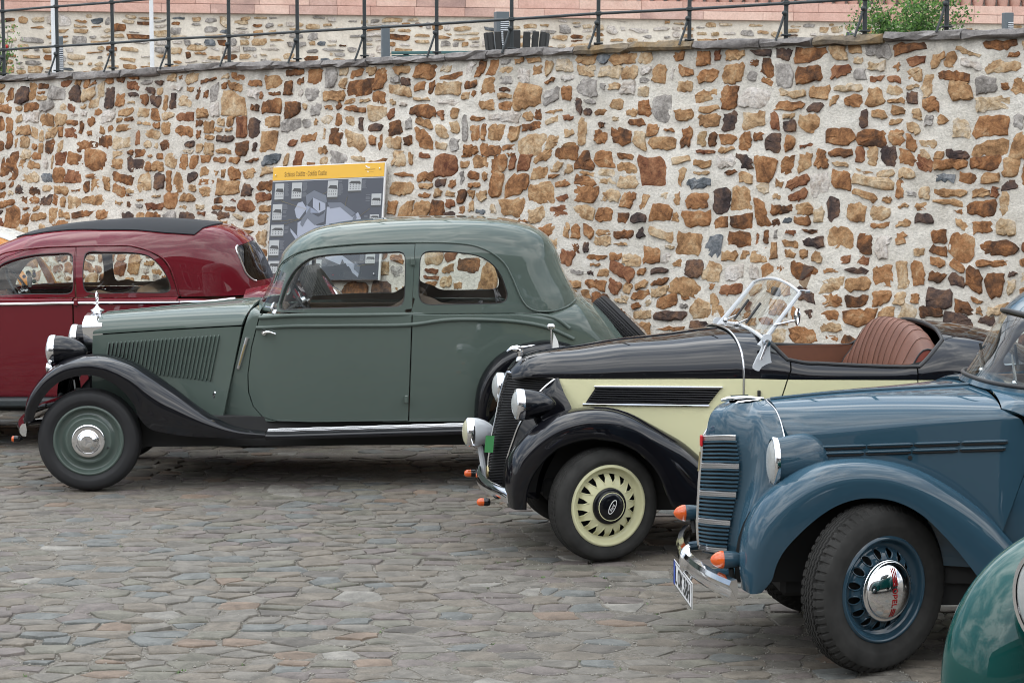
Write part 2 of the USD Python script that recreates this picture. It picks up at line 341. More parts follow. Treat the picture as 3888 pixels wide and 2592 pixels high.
for i, q in enumerate(stones):
    m = STONES[rng.choice(len(STONES), p=STONE_W)]
    if q.centroid.y > cop_h(q.centroid.x) - .45 and rng.random() < .35: m = rng.choice(['grey_stone', 'umber_stone', 'pale_stone', 'tan_stone'])
    g = stone_mesh(q, rng, wall, n=22 if q.area > .01 else 14, proud=rng.choice([.003, .005, .008]), rough=.0055)
    if i in best: part(ret, 'stone', g, m, smooth=38)
    else: rest[m].append(g)
small = [(m, join(gs)) for m, gs in rest.items() if gs]
for k, (m, g) in enumerate(small): part(ret, 'small_' + m.replace('_stone', '') + '_stones', g, m, smooth=38, kind='stuff', label='smaller stones of the wall between the large ones')
# coping slabs
s = S0
while s < S1:
    w = rng.uniform(.28, .62); n1 = max(4, int(w / .07)); a = np.linspace(s + .005, s + w - .006, n1)
    hb = cop_h(a); th_ = rng.uniform(.058, .08); j = rng.uniform(-.008, .008)
    prof = [(-.35, 0), (-.02, 0), (.035, .1), (.05, .45), (.035, .9), (-.02, 1.0), (-.35, 1.0)]
    G = np.zeros((n1, len(prof), 3))
    for i in range(n1):
        for k, (o, t_) in enumerate(prof):
            hh = hb[i] - th_ + t_ * th_ + j + rng.normal(0, .005); oo = o + (rng.normal(0, .009) if o > -.1 else 0)
            G[i, k] = wall(a[i] + rng.normal(0, .003) * (0 < i < n1 - 1), hh, 0) + (-NB * cos(BAT)) * oo
    v, f = sheet(G, False, True); n = len(prof)
    caps = [(0, k + 1, k) for k in range(1, n - 1)] + [((n1 - 1) * n, (n1 - 1) * n + k, (n1 - 1) * n + k + 1) for k in range(1, n - 1)]
    part(ret, 'coping_slab', (v, np.vstack([f, caps])), 'coping_lichen' if rng.random() < .14 else 'coping_stone', smooth=32)
    s += w

# ------------------------------------------------------------------ iron railing along the wall top
rail = thing('iron_railing', 'dark iron railing with two long bars on top of the retaining wall', 'railing')
PX = [(-115, 182), (6, 172), (129, 165), (256, 159), (385, 151), (523, 146), (680, 138), (834, 131), (1000, 123), (1172, 114), (1371, 103), (1580, 95), (1802, 84), (1983, 75), (2171, 65), (2375, 55)]
SET = NB * .16
def rail_pt(u, v):
    s_, h_ = wall_sh(u * D, v * D); return wall(s_, h_, 0) + NB * .02
Zp = np.array([0, 0, 1.])
bases = [rail_pt(u, v) for u, v in PX]
for b in bases:
    part(rail, 'post', join([bx(b + Zp * .43, (.029, .029, .98), .004), bx(b + Zp * .235, (.05, .05, .03), .006), bx(b + Zp * .60, (.05, .05, .03), .006), bx(b + Zp * 0.01, (.07, .07, .012), .003)]), 'iron_paint')
    part(rail, 'brace', join([tube([b + Zp * .165 + (-.012, -.012, 0), b + Zp * .06 + (-.045, -.03, 0), b + Zp * -.03 + (-.078, -.045, 0)], .009, 8), xf(trimesh.creation.icosphere(2, .019), t=b + Zp * .165 + np.array([-.014, -.02, 0]))]), 'iron_paint', smooth=40)
for hgt in (.235, .60, .905):
    part(rail, 'bar', tube(crv([b + Zp * hgt for b in bases], 60), .0115 if hgt < .9 else .02, 8), 'iron_paint', smooth=40)

# ------------------------------------------------------------------ upper terrace and the castle wall beyond it
CTH = radians(-11.2); CS = np.array([cos(CTH), -sin(CTH), 0.]); CB = np.array([sin(CTH), cos(CTH), 0.]); CREF = np.array([0., 26., 0.])
def cwall(s, h, out=0.0):
    s, h, out = np.broadcast_arrays(np.asarray(s, float), np.asarray(h, float), np.asarray(out, float))
    return CREF + s[..., None] * CS - out[..., None] * CB + h[..., None] * Zp
tz = 2.45
edge0, edge1 = wall(S0, 0) * [1, 1, 0] + NB * .62, wall(S1, 0) * [1, 1, 0] + NB * .62
Gt = np.array([[edge0, edge0 + NB * 30], [edge1, edge1 + NB * 30]]); Gt[:, :, 2] = tz
x = UsdGeom.Xform.Define(stage, '/World/upper_terrace'); data(x.GetPrim(), label='gravel terrace above the retaining wall', category='terrace', kind='structure')
part('/World/upper_terrace', 'terrace_surface', sheet(Gt), 'terrace_gravel')
cas = thing('castle_wall', 'pale rubble wall topped by pink sandstone courses behind the terrace railing', 'castle wall')
part(cas, 'mortar', sheet(np.array([[cwall(-9, 2.7), cwall(-9, 3.88)], [cwall(9.5, 2.7), cwall(9.5, 3.88)]])), 'pale_mortar')
rng = np.random.default_rng(5)
pol = [q for q in rubble(-7.2, 7.4, 3.86, 3.0, (.9, .4), rng, (.22, .095), .03)]
cst = []
for p in pol:
    q = p.buffer(0).buffer(-rng.choice([.010, .016, .026])).buffer(-.005).buffer(.006, quad_segs=2)
    if q.is_empty or q.geom_type != 'Polygon' or q.area < .0014 or q.bounds[3] > 3.87: continue
    lo = 2.16 + (350 - (172 - 108 * (q.centroid.x + 6) / 12)) / 4600 * 26 - .12
    if q.centroid.y < lo - .1 or rng.random() < .03: continue
    m = rng.choice(['tan_stone', 'grey_stone', 'sand_stone', 'pale_stone', 'ochre_stone', 'umber_stone', 'slate_stone'], p=[.24, .2, .2, .16, .1, .06, .04])
    cst.append((q.area * (1 if in_view(cwall(*q.centroid.coords[0])) else .01), m, stone_mesh(q, rng, cwall, n=10, proud=.01, rough=.004)))
cst.sort(key=lambda z: -z[0])
for _, m, g_ in cst[:300]: part(cas, 'stone', g_, m, smooth=38)
for m in STONES:
    gs = [z[2] for z in cst[300:] if z[1] == m]
    if gs: part(cas, 'small_' + m.replace('_stone', '') + '_stones', join(gs), m, smooth=38, kind='stuff', label='smaller stones of the castle wall')
SAND = ['sandstone_pink', 'sandstone_red', 'sandstone_pale', 'sandstone_weathered']
for r, (h0, h1, out) in enumerate(((3.882, 3.995, .045), (3.998, 4.118, .03), (4.121, 4.25, .03), (4.253, 4.39, .03))):
    s = -7.6 - r * .13
    while s < 8:
        w = rng.uniform(.34, .9); s1_ = s + w
        if r < 2 or s < 1.15:
            o = out + rng.uniform(-.003, .003); c = cwall(s + w / 2, (h0 + h1) / 2, o / 2 - .1); b = bx((0, 0, 0), (w - .003, .2 + o, h1 - h0 - .003), .003)
            part(cas, 'sandstone_block', xf(b, rotz(-CTH), c), SAND[rng.choice(4, p=[.4, .25, .2, .15])])
        s = s1_
# balustrade over the right half, plastered wall behind it
part(cas, 'plaster_wall', xf(bx((0, 0, 0), (7.2, .2, 1.2)), rotz(-CTH), cwall(4.75, 4.72, -.35)), 'white_plaster')
prof = [(0, .062), (.03, .07), (.06, .075), (.12, .082), (.2, .07), (.3, .045), (.36, .04), (.4, .06), (.44, .06)]
s = 1.25
while s < 7.4:
    part(cas, 'baluster', xf(lathe(prof, 12, 'z'), None, cwall(s, 4.119, -.06)), 'sandstone_red', smooth=40); s += .178
part(cas, 'baluster_rail', xf(bx((0, 0, 0), (6.6, .22, .12), .01), rotz(-CTH), cwall(4.3, 4.62, -.06)), 'sandstone_pink')
for hh in (4.55,):
    part(cas, 'upper_wall', xf(bx((0, 0, 0), (9, .3, .6)), rotz(-CTH), cwall(-3.35, 4.695, -.12)), 'sandstone_weathered')

# ------------------------------------------------------------------ things on the terrace
def on_terrace(u, y, z=tz):
    r = ray(u * D, 0); k = y / r[1]; return np.array([r[0] * k, y, z])
def at_depth(u, v, y):
    r = ray(u * D, v * D); return EYE + r * y / r[1]
poles = (('white flagpole furthest left, beside the railing post at the edge', 121), ('white flagpole standing second from the left behind the railing', 347))
for lb, u in poles:
    p = on_terrace(u, 21.5); t = thing('flagpole', lb, 'flagpole', p)
    part(t, 'shaft', lathe([(0, .02), (0, .024), (3.2, .019), (3.2, 0)], 20, 'z'), 'pole_white', smooth=40)
    part(t, 'base_plate', lathe([(0, .07), (.02, .07), (.03, .03)], 20, 'z'), 'lamp_grey', smooth=40)
for lb, u, vt, y, w in (('grey lamp bollard with white louvres right of the left flagpole', 138, 84, 20.3, .055), ('grey lamp bollard left of the teal bench, seen from its plain side', 885, 58, 19.0, .075), ('dark grey lamp bollard with louvres behind the wooden tub', 1152, 28, 20.6, .135), ('grey lamp bollard at the right edge beyond the bush', 2315, 30, 20.0, .09)):
    top = at_depth(u, vt, y); h = top[2] - tz; t = thing('lamp_bollard', lb, 'lamp', (top[0], y, tz), .25, 'grey lamp bollards on the terrace')
    part(t, 'post', bx((0, 0, h / 2), (w, w * .9, h), .004), 'lamp_grey')
    if u != 885:
        for k in range(12): part(t, 'louvre', bx((w * .12, -w * .45 - .004, h - .1 - k * .021), (w * .62, .012, .012), .002), 'lamp_louvre')
b0 = at_depth(1020, 118, 18.6)
t = thing('park_bench', 'teal slatted bench seen just above the wall top', 'bench', (b0[0], 18.6, tz), -.1, None)
hb = b0[2] - tz
for k in range(3): part(t, 'slat', bx((0, .02 * k, hb - .012 - k * .034), (.98, .022, .026), .004), 'bench_teal')
for k in range(3): part(t, 'slat', bx((0, -.1 - .09 * k, .36), (.98, .07, .025), .004), 'bench_teal')
for sx in (-.36, .36): part(t, 'support', join([bx((sx, .05, hb / 2), (.05, .05, hb), .004), bx((sx, -.18, .17), (.05, .3, .34), .004)]), 'iron_paint')
b0 = at_depth(1187, 76, 17.6); hb = b0[2] - tz
t = thing('wooden_tub', 'round tub of upright dark wooden staves on the wall top terrace', 'planter', (b0[0], 17.6, tz))
rng = np.random.default_rng(3)
for k in range(20):
    a = 2 * pi * k / 20; R = rotz(a) @ roty(.12)
    part(t, 'stave', xf(bx((0, 0, 0), (.02, .062, hb + rng.uniform(-.02, .02)), .004), R, (.235 * cos(a), .235 * sin(a), hb / 2)), 'bin_wood')
part(t, 'hoop', lathe([(hb * .35, .235), (hb * .35, .25), (hb * .43, .25), (hb * .43, .235)], 32, 'z'), 'iron_paint')
part(t, 'soil', lathe([(hb * .8, .2), (hb * .82, 0)], 24, 'z'), 'joint_grit')

def leafy(name, label, cat, c, rx, rz_, nleaf, seed, mt, size=.03, flowers=None):
    rng = np.random.default_rng(seed); t = thing(name, label, cat, (c[0], c[1], tz)); zc = c[2] - tz; V, Fc, st = [], [], []
    twigs = []
    for k in range(26):
        a = rng.uniform(0, 2 * pi); e = np.array([rx * rng.uniform(.3, 1.05) * cos(a), rx * .7 * rng.uniform(.3, 1.05) * sin(a), zc + rz_ * rng.uniform(-.6, 1.05)])
        path = crv([(0, 0, 0), (e[0] * .3, e[1] * .3, e[2] * .55), e], 8); twigs.append(path); st.append(tube(path, np.linspace(.008, .002, 8), 5))
    n = 0
    for k in range(nleaf):
        tw = twigs[rng.integers(len(twigs))]; p = tw[rng.integers(2, 8)] + rng.normal(0, .055, 3)
        d = rng.normal(0, 1, 3); d /= np.linalg.norm(d); u_ = np.cross(d, rng.normal(0, 1, 3)); u_ /= np.linalg.norm(u_) + 1e-9; L = size * rng.uniform(.6, 1.3)
        w_ = np.cross(d, u_) * L * .12
        V += [p, p + d * L * .5 + u_ * L * .32 + w_, p + d * L, p + d * L * .5 - u_ * L * .32 + w_]; Fc += [(n, n + 1, n + 2), (n, n + 2, n + 3)]; n += 4
    part(t, 'stems', join(st), 'stem_bark', smooth=True); V = np.array(V); Fc = np.array(Fc); sh = np.repeat(rng.integers(0, 3, nleaf), 2)
    for k, nm in enumerate(('dark', 'green', 'light')): part(t, 'foliage', (V, Fc[sh == k]), nm + '_leaf')
    if flowers:
        fl = [xf(trimesh.creation.icosphere(1, flowers[1] * rng.uniform(.7, 1.2)), None, twigs[rng.integers(len(twigs))][-1] + rng.normal(0, .03, 3)) for _ in range(flowers[2])]
        for q in fl: part(t, 'flower', q, flowers[0])
for nm, c_ in (('dark', (.03, .075, .016)), ('green', (.065, .145, .03)), ('light', (.13, .24, .055))):
    mat(nm + '_leaf', {'d': ('principled_bsdf', {'roughness': .45, 'base_color': c_}), 't': ('translucent_bsdf', {'color': c_}), 'm': ('mix_closure', {'fac': .35})}, [('d.BSDF', 'm.closure1'), ('t.BSDF', 'm.closure2')], 'm.closure')
plain('stem_bark', (.06, .05, .03), .8); plain('red_petal', (.5, .02, .02), .5); plain('white_petal', (.75, .72, .6), .5)
c = at_depth(2080, 28, 18.2); leafy('rose_bush', 'leafy green rose bush behind the railing at upper right', 'bush', c, .52, .24, 11000, 3, None, .032, ('white_petal', .012, 9))
c = at_depth(-2, 105, 20.5); leafy('flower_bush', 'small green bush with a red flower at the left edge behind the railing', 'bush', c, .15, .17, 900, 4, None, .03, ('red_petal', .022, 4))

# ------------------------------------------------------------------ the cobbled courtyard
x = UsdGeom.Xform.Define(stage, '/World/courtyard_ground'); data(x.GetPrim(), label='cobbled castle courtyard the cars stand on', category='ground', kind='structure'); GR = '/World/courtyard_ground'
part(GR, 'bedding', sheet(np.array([[(-150., -150, -.005), (-150, 150, -.005)], [(150, -150, -.005), (150, 150, -.005)]])), 'joint_grit')
rng = np.random.default_rng(11)
def relief(x, y): return (meshkit.noise(np.stack([x * .8, y * .8, np.zeros_like(x)], -1), 2) - .5) * .012
def inside(x, y, m=1.5): return 5.9 < y < 20.5 and -(y * .256 + m) < x < (y * .256 + m)
P = []
y = 5.3; row = 0
while y < 21:
    dy = rng.uniform(.095, .155); xl = -(y * .256 + 2.1); x_ = xl + rng.uniform(0, .15)
    while x_ < -xl:
        w = rng.uniform(.11, .28); P.append((x_ + w / 2 + rng.normal(0, .012), y + dy / 2 + .045 * (meshkit.noise(np.array([x_ * 1.3, row * .4, 0.]), 1) - .5) * 2 + rng.normal(0, .024))); x_ += w
    y += dy; row += 1
P = np.array(P); SX = .76
vor = Voronoi(P * [SX, 1.0])
cells = []
for i, r in enumerate(vor.point_region):
    reg = vor.regions[r]
    if -1 in reg or not reg: continue
    q = vor.vertices[reg] / [SX, 1.0]; c = P[i]
    if not inside(*c) or np.dot(np.array([c[0], c[1], 0.]) - WREF0, NO) < -.25 or np.ptp(q[:, 0]) > .5 or np.ptp(q[:, 1]) > .4: continue
    cells.append((c, Polygon(q)))
def cobble(c, p, rng):
    p = p.buffer(-rng.choice([.003, .006, .010, .016], p=[.3, .35, .25, .1]), join_style=2)
    if p.is_empty or p.geom_type != 'Polygon': return None
    p = p.simplify(.012)
    rr = np.array(p.exterior.coords)[:-1]
    if len(rr) < 3: return None
    if not p.exterior.is_ccw: rr = rr[::-1]
    q = []
    for a, b in zip(rr, np.roll(rr, -1, 0)):
        L = np.linalg.norm(b - a); q.append(a)
        if L > .06: q.append((a + b) / 2 + rng.normal(0, .0045, 2))
    rr = np.array(q) + rng.normal(0, .003, (len(q), 2)); n = len(rr); cc = rr.mean(0)
    z0 = float(relief(np.array(c[0]), np.array(c[1]))) + rng.normal(0, .002); tilt = rng.normal(0, .03, 2)
    V = []
    for k, z in ((1.0, -.02), (.992, -.004), (.945, .001), (.6, .003)):
        s_ = cc + (rr - cc) * k; V.append(np.c_[s_, z0 + z + (s_ - cc) @ tilt * (z > -.01) + rng.normal(0, .0009, n)])
    V.append(np.array([[*cc, z0 + .0032]])); G = np.vstack(V); f = []
    for r in range(3):
        for i in range(n):
            a, b = r * n + i, r * n + (i + 1) % n; f += [(a, b, b + n), (a, b + n, a + n)]
    f += [(3 * n + i, 3 * n + (i + 1) % n, 4 * n) for i in range(n)]
    return G, np.array(f)
order = sorted(range(len(cells)), key=lambda i: -cells[i][1].area / cells[i][0][1] ** 3 * (1 if inside(*cells[i][0], -.02) and not (cells[i][0][0] > .75 and cells[i][0][1] > 7.6) and cells[i][0][1] > 6.75 else .01))
top = set(order[:300]); restc = {}
for i, (c, p) in enumerate(cells):
    g = cobble(c, p, rng)
    if g is None: continue
    if i in top: part(GR, 'cobble', g, COB[rng.choice(len(COB), p=COB_W)], smooth=40)
    else: restc.setdefault(COB[rng.choice(len(COB), p=COB_W)], []).append(g)
for m_, gs in restc.items(): part(GR, m_.replace('cobble', 'distant_cobbles'), join(gs), m_, smooth=40, kind='stuff', label=m_.replace('_cobble', '') + ' cobbles among the many beyond the nearest ones')
# grit and pebbles in the joints, tufts of weed
peb = []
ico = trimesh.creation.icosphere(0)
edges = [(c, np.array(p.exterior.coords)) for c, p in cells if c[1] < 11.5]
for k in range(11000):
    c, e = edges[rng.integers(len(edges))]; i = rng.integers(len(e) - 1); q = e[i] + (e[i + 1] - e[i]) * rng.random() + rng.normal(0, .009, 2); r = rng.uniform(.0018, .0048) * (1.7 if rng.random() < .04 else 1)
    peb.append(xf(ico, None, (0, 0, 0))); v = peb[-1][0] * r * rng.uniform(.6, 1.3, 3); peb[-1] = (v + [q[0], q[1], -.004 + r * .5], peb[-1][1])
t = thing('joint_pebbles', 'pale grit and tiny pebbles lying in the joints between cobbles', 'grit', kind='stuff'); part(t, 'pebbles', join(peb), 'pebble')
V, Fc, n = [], [], 0
for k in range(150):
    c, e = edges[rng.integers(len(edges))]; q0 = e[rng.integers(len(e))]
    for j in range(rng.integers(3, 14)):
        a = rng.uniform(0, 2 * pi); L = rng.uniform(.006, .017); q = np.array([*q0, -.006]) + np.r_[rng.normal(0, .007, 2), 0]; d = np.array([cos(a), sin(a), rng.uniform(.4, 1.5)]); d /= np.linalg.norm(d); w_ = np.array([-sin(a), cos(a), 0]) * L * .25
        V += [q - w_, q + w_, q + d * L]; Fc.append((n, n + 1, n + 2)); n += 3
t = thing('joint_weeds', 'little green weeds sprouting in the cobble joints', 'weeds', kind='stuff'); part(t, 'weeds', (np.array(V), np.array(Fc)), 'weed_leaf')

# ------------------------------------------------------------------ the castle wing across the yard, seen in the paintwork's reflections
wing = thing('castle_wing', 'long plastered castle wing across the courtyard, mirrored in the car paint', 'building', (0, -20, 0))
part(wing, 'wall', bx((0, -4, 4.2), (56, 8, 8.4)), 'wing_plaster')
part(wing, 'roof', (np.array([(-28.5, .5, 8.4), (28.5, .5, 8.4), (28.5, -4, 13.2), (-28.5, -4, 13.2), (-28.5, -8.5, 8.4), (28.5, -8.5, 8.4)], float), np.array([(0, 1, 2), (0, 2, 3), (3, 2, 5), (3, 5, 4), (0, 3, 4), (1, 5, 2)])), 'wing_roof')
for i in range(13):
    for zz in (2.2, 5.6):
        f = part(wing, 'window', bx((-25 + i * 4.15, .02, zz), (1.25, .1, 1.9)), 'white_plaster'); part(f, 'pane', bx((-25 + i * 4.15, .075, zz), (1.0, .02, 1.65)), 'wing_glass')
# ------------------------------------------------------------------ car materials
def paint(name, col, rough=0.22, coat=1.0): plain(name, col, rough, coat=coat, bump=(2.2, .0010), spec=.0)
paint('green_grey_paint', (.075, .098, .085)); paint('maroon_paint', (.105, .008, .013)); paint('black_paint', (.003, .003, .004)); paint('cream_paint', (.70, .675, .42), .35, .6)
paint('blue_paint', (.022, .05, .072)); plain('black_gloss', (.008, .008, .009), .3); paint('green_paint', (.003, .036, .032)); paint('orange_paint', (.55, .21, .02)); paint('white_paint', (.72, .72, .68)); paint('silver_paint', (.55, .57, .59), .3)
plain('chrome', (.82, .82, .83), .06, metallic=1.0, bump=(9, .0008)); plain('dull_chrome', (.62, .62, .63), .22, metallic=1.0)
plain('rubber', (.012, .012, .013), .6, bump=(120, .0006), var=(14, .25), spec=.35); plain('rubber_dusty', (.032, .031, .029), .8, bump=(90, .001), var=(11, .4), spec=.2)
plain('dark_void', (.006, .006, .006), .9); plain('underbody', (.012, .012, .012), .8); plain('gasket', (.012, .012, .013), .5)
plain('fabric_top', (.016, .018, .022), .85, bump=(300, .0008)); plain('seat_leather', (.165, .068, .043), .5, bump=(60, .0015), var=(6, .18)); plain('seat_seam_thread', (.12, .05, .032), .7); plain('seat_leather_red', (.25, .055, .035), .45, var=(8, .15))
plain('tan_cloth', (.2, .125, .075), .85, var=(7, .2)); plain('brown_cloth', (.13, .095, .075), .9, var=(7, .2)); plain('trim_dark', (.022, .019, .016), .7); plain('trim_wood', (.075, .04, .017), .35, var=(9, .35)); plain('trim_brown', (.15, .055, .028), .6, var=(6, .2))
plain('amber_lens', (.6, .09, .008), .15, coat=.6); plain('lens_glass', (.34, .35, .34), .08, spec=.8, bump=(45, .002)); plain('yellow_lens', (.42, .40, .28), .1, spec=.8)
plain('plate_white', (.74, .74, .73), .4); plain('plate_blue', (.02, .06, .35), .4); plain('ink_black', (.01, .01, .01), .5); plain('badge_red', (.5, .015, .02), .35); plain('sticker_green', (.012, .14, .03), .5); plain('brass', (.6, .5, .28), .25, metallic=1.0)
plain('white_enamel', (.78, .78, .76), .3)
mat('window_glass', {'t': ('transparent_bsdf', {'color': (.93, .96, .94)}), 'g': ('glossy_bsdf', {'color': (1, 1, 1), 'roughness': .01}), 'ge': ('geometry', {}), 'io': ('mix_float', {'a': 1.5, 'b': .6667}), 'f': ('fresnel', {}), 'm': ('mix_closure', {})}, [('ge.backfacing', 'io.fac'), ('io.result', 'f.IOR'), ('f.fac', 'm.fac'), ('t.BSDF', 'm.closure1'), ('g.BSDF', 'm.closure2')], 'm.closure')
mat('tinted_glass', {'t': ('transparent_bsdf', {'color': (.42, .33, .25)}), 'g': ('glossy_bsdf', {'color': (1, 1, 1), 'roughness': .02}), 'ge': ('geometry', {}), 'io': ('mix_float', {'a': 1.5, 'b': .6667}), 'f': ('fresnel', {}), 'm': ('mix_closure', {})}, [('ge.backfacing', 'io.fac'), ('io.result', 'f.IOR'), ('f.fac', 'm.fac'), ('t.BSDF', 'm.closure1'), ('g.BSDF', 'm.closure2')], 'm.closure')
mat('smoky_glass', {'t': ('transparent_bsdf', {'color': (.30, .31, .34)}), 'g': ('glossy_bsdf', {'color': (1, 1, 1), 'roughness': .02}), 'ge': ('geometry', {}), 'io': ('mix_float', {'a': 1.5, 'b': .6667}), 'f': ('fresnel', {}), 'm': ('mix_closure', {})}, [('ge.backfacing', 'io.fac'), ('io.result', 'f.IOR'), ('f.fac', 'm.fac'), ('t.BSDF', 'm.closure1'), ('g.BSDF', 'm.closure2')], 'm.closure')

# ------------------------------------------------------------------ car frame: x towards the tail, y away from the photographer's side, z up
class Car:
    def __init__(s, name, label, contact, yaw, t0, category='car', z=0.006):
        s.ex, s.ey = np.array([cos(yaw), sin(yaw), 0]), np.array([-sin(yaw), cos(yaw), 0])
        p = ground_at(*contact, z) if len(contact) == 2 else np.asarray(contact, float)
        s.o = p + s.ey * t0; s.o[2] = z; s.yaw = yaw
        s.path = thing(name, label, category, s.o, yaw)
    def px(s, u, v, t):
        """where the photo's ray crosses the upright plane t metres to the near side of the car's middle"""
        p = plane_at(u, v, s.o - s.ey * t, s.ey) - s.o; return np.array([p @ s.ex, p[2]])
    def pts(s, L, t): return np.array([s.px(u, v, t) for u, v in L])
    def part(s, name, m, mt, smooth=35, parent=None, **kw): return part(parent or s.path, name, m, mt, smooth, **kw)
def pchip(x, y):
    o = np.argsort(x); return PchipInterpolator(np.asarray(x, float)[o], np.asarray(y, float)[o])
def fn(tab):
    """a number, or (x, value) pairs joined smoothly and held at both ends"""
    if np.isscalar(tab): return lambda x: np.full_like(np.asarray(x, float), tab)
    a = np.asarray(tab, float); a = a[np.argsort(a[:, 0])]; keep = np.r_[True, np.diff(a[:, 0]) > 1e-6]; a = a[keep]; f = PchipInterpolator(a[:, 0], a[:, 1]); lo, hi = a[0, 0], a[-1, 0]
    return lambda x: f(np.clip(x, lo, hi))
class Loft:
    """cross-sections along x: half width w, sill z0, shoulder zs, top zt; above the shoulder a superellipse of power p; (x, a) with a from -1 (sill) over 0 (shoulder) to 1 (middle of the top)"""
    def __init__(s, w, z0, zs, zt, p=3.0, tuck=.04):
        s.w, s.z0, s.zs, s.zt, s.p, s.tuck = fn(w), fn(z0), fn(zs), fn(zt), fn(p), fn(tuck)
    def fwd(s, x, a):
        x, a = np.asarray(x, float), np.asarray(a, float); w, z0, zs, zt, p = s.w(x), s.z0(x), s.zs(x), s.zt(x), s.p(x)
        th = np.clip(a, 0, 1) * pi / 2; up = a >= 0
        z = np.where(up, zs + (zt - zs) * np.sin(th) ** (2 / p), zs + np.minimum(a, 0) * (zs - z0)); t = np.where(up, w * np.maximum(np.cos(th), 0) ** (2 / p), w - s.tuck(x) * np.minimum(a, 0) ** 2)
        return np.stack([x, -t, z], -1)
    def inv(s, x, z):
        x, z = np.asarray(x, float), np.asarray(z, float); z0, zs, zt, p = s.z0(x), s.zs(x), s.zt(x), s.p(x)
        k = np.clip((z - zs) / np.maximum(zt - zs, 1e-6), 0, 1)
        return x, np.where(z >= zs, np.arcsin(k ** (p / 2)) * 2 / pi, (z - zs) / np.maximum(zs - z0, 1e-6))
    def lat(s, x, z): return -s.fwd(*s.inv(x, z))[..., 1]
class Dome:
    """a roof: its side outline seen from a centre on the belt line; (phi, b): direction, and b from 0 (the side at the centre) to 1 (the middle line)"""
    def __init__(s, outline, xc, zc, w, p):
        P = crv(outline, 400) - [xc, zc]; ph = np.arctan2(P[:, 1], P[:, 0]); ph = np.where(ph < -.6, ph + 2 * pi, ph); o = np.argsort(ph); ph = ph[o]; keep = np.r_[True, np.diff(ph) > 1e-5]
        s.r = lambda q, a=ph[keep], b=np.linalg.norm(P, axis=1)[o][keep]: np.interp(q, a, b)
        s.ph0, s.ph1, s.xc, s.zc, s.w, s.p = ph[0], ph[-1], xc, zc, fn(w), fn(p)
    def fwd(s, phi, b):
        phi, b = np.asarray(phi, float), np.asarray(b, float); p = s.p(phi); th = np.clip(b, 0, 1) * pi / 2; k = np.sin(th) ** (2 / p); r = s.r(phi) * k
        x = s.xc + r * np.cos(phi); return np.stack([x, -s.w(x) * np.maximum(np.cos(th), 0) ** (2 / p), s.zc + r * np.sin(phi)], -1)
    def inv(s, x, z):
        dx, dz = np.asarray(x, float) - s.xc, np.asarray(z, float) - s.zc; phi = np.arctan2(dz, dx); phi = np.where(phi < -pi / 2, phi + 2 * pi, phi); k = np.clip(np.hypot(dx, dz) / s.r(phi), 0, 1)
        return phi, np.arcsin(k ** (s.p(phi) / 2)) * 2 / pi
    def lat(s, x, z): return -s.fwd(*s.inv(x, z))[..., 1]
def hits(car, sh, L, t=.6):
    """photo points laid on the shell, as (x, z)"""
    out = []
    for u, v in L:
        tt = t
        for _ in range(6): x, z = car.px(u, v, tt); tt = .5 * tt + .5 * float(sh.lat(x, z))
        out.append(car.px(u, v, tt))
    return np.array(out)
def dom(sh, xz, closed=True, n=None):
    """(x, z) outline into the shell's own coordinates"""
    P = np.asarray(xz, float)
    if closed: P = np.vstack([P, P[:1]])
    Q = [];
    for a, b in zip(P[:-1], P[1:]):
        k = max(2, int(np.linalg.norm(b - a) / .02) + 1); Q.append(a + (b - a) * np.linspace(0, 1, k, endpoint=False)[:, None])
    Q = np.vstack(Q); return np.stack(sh.inv(Q[:, 0], Q[:, 1]), 1)
def rnd(P, r, n=6):
    """rounds the corners of a closed outline"""
    q = Polygon(P).buffer(0); return np.array(q.buffer(-r).buffer(r, quad_segs=n).exterior.coords)[:-1]
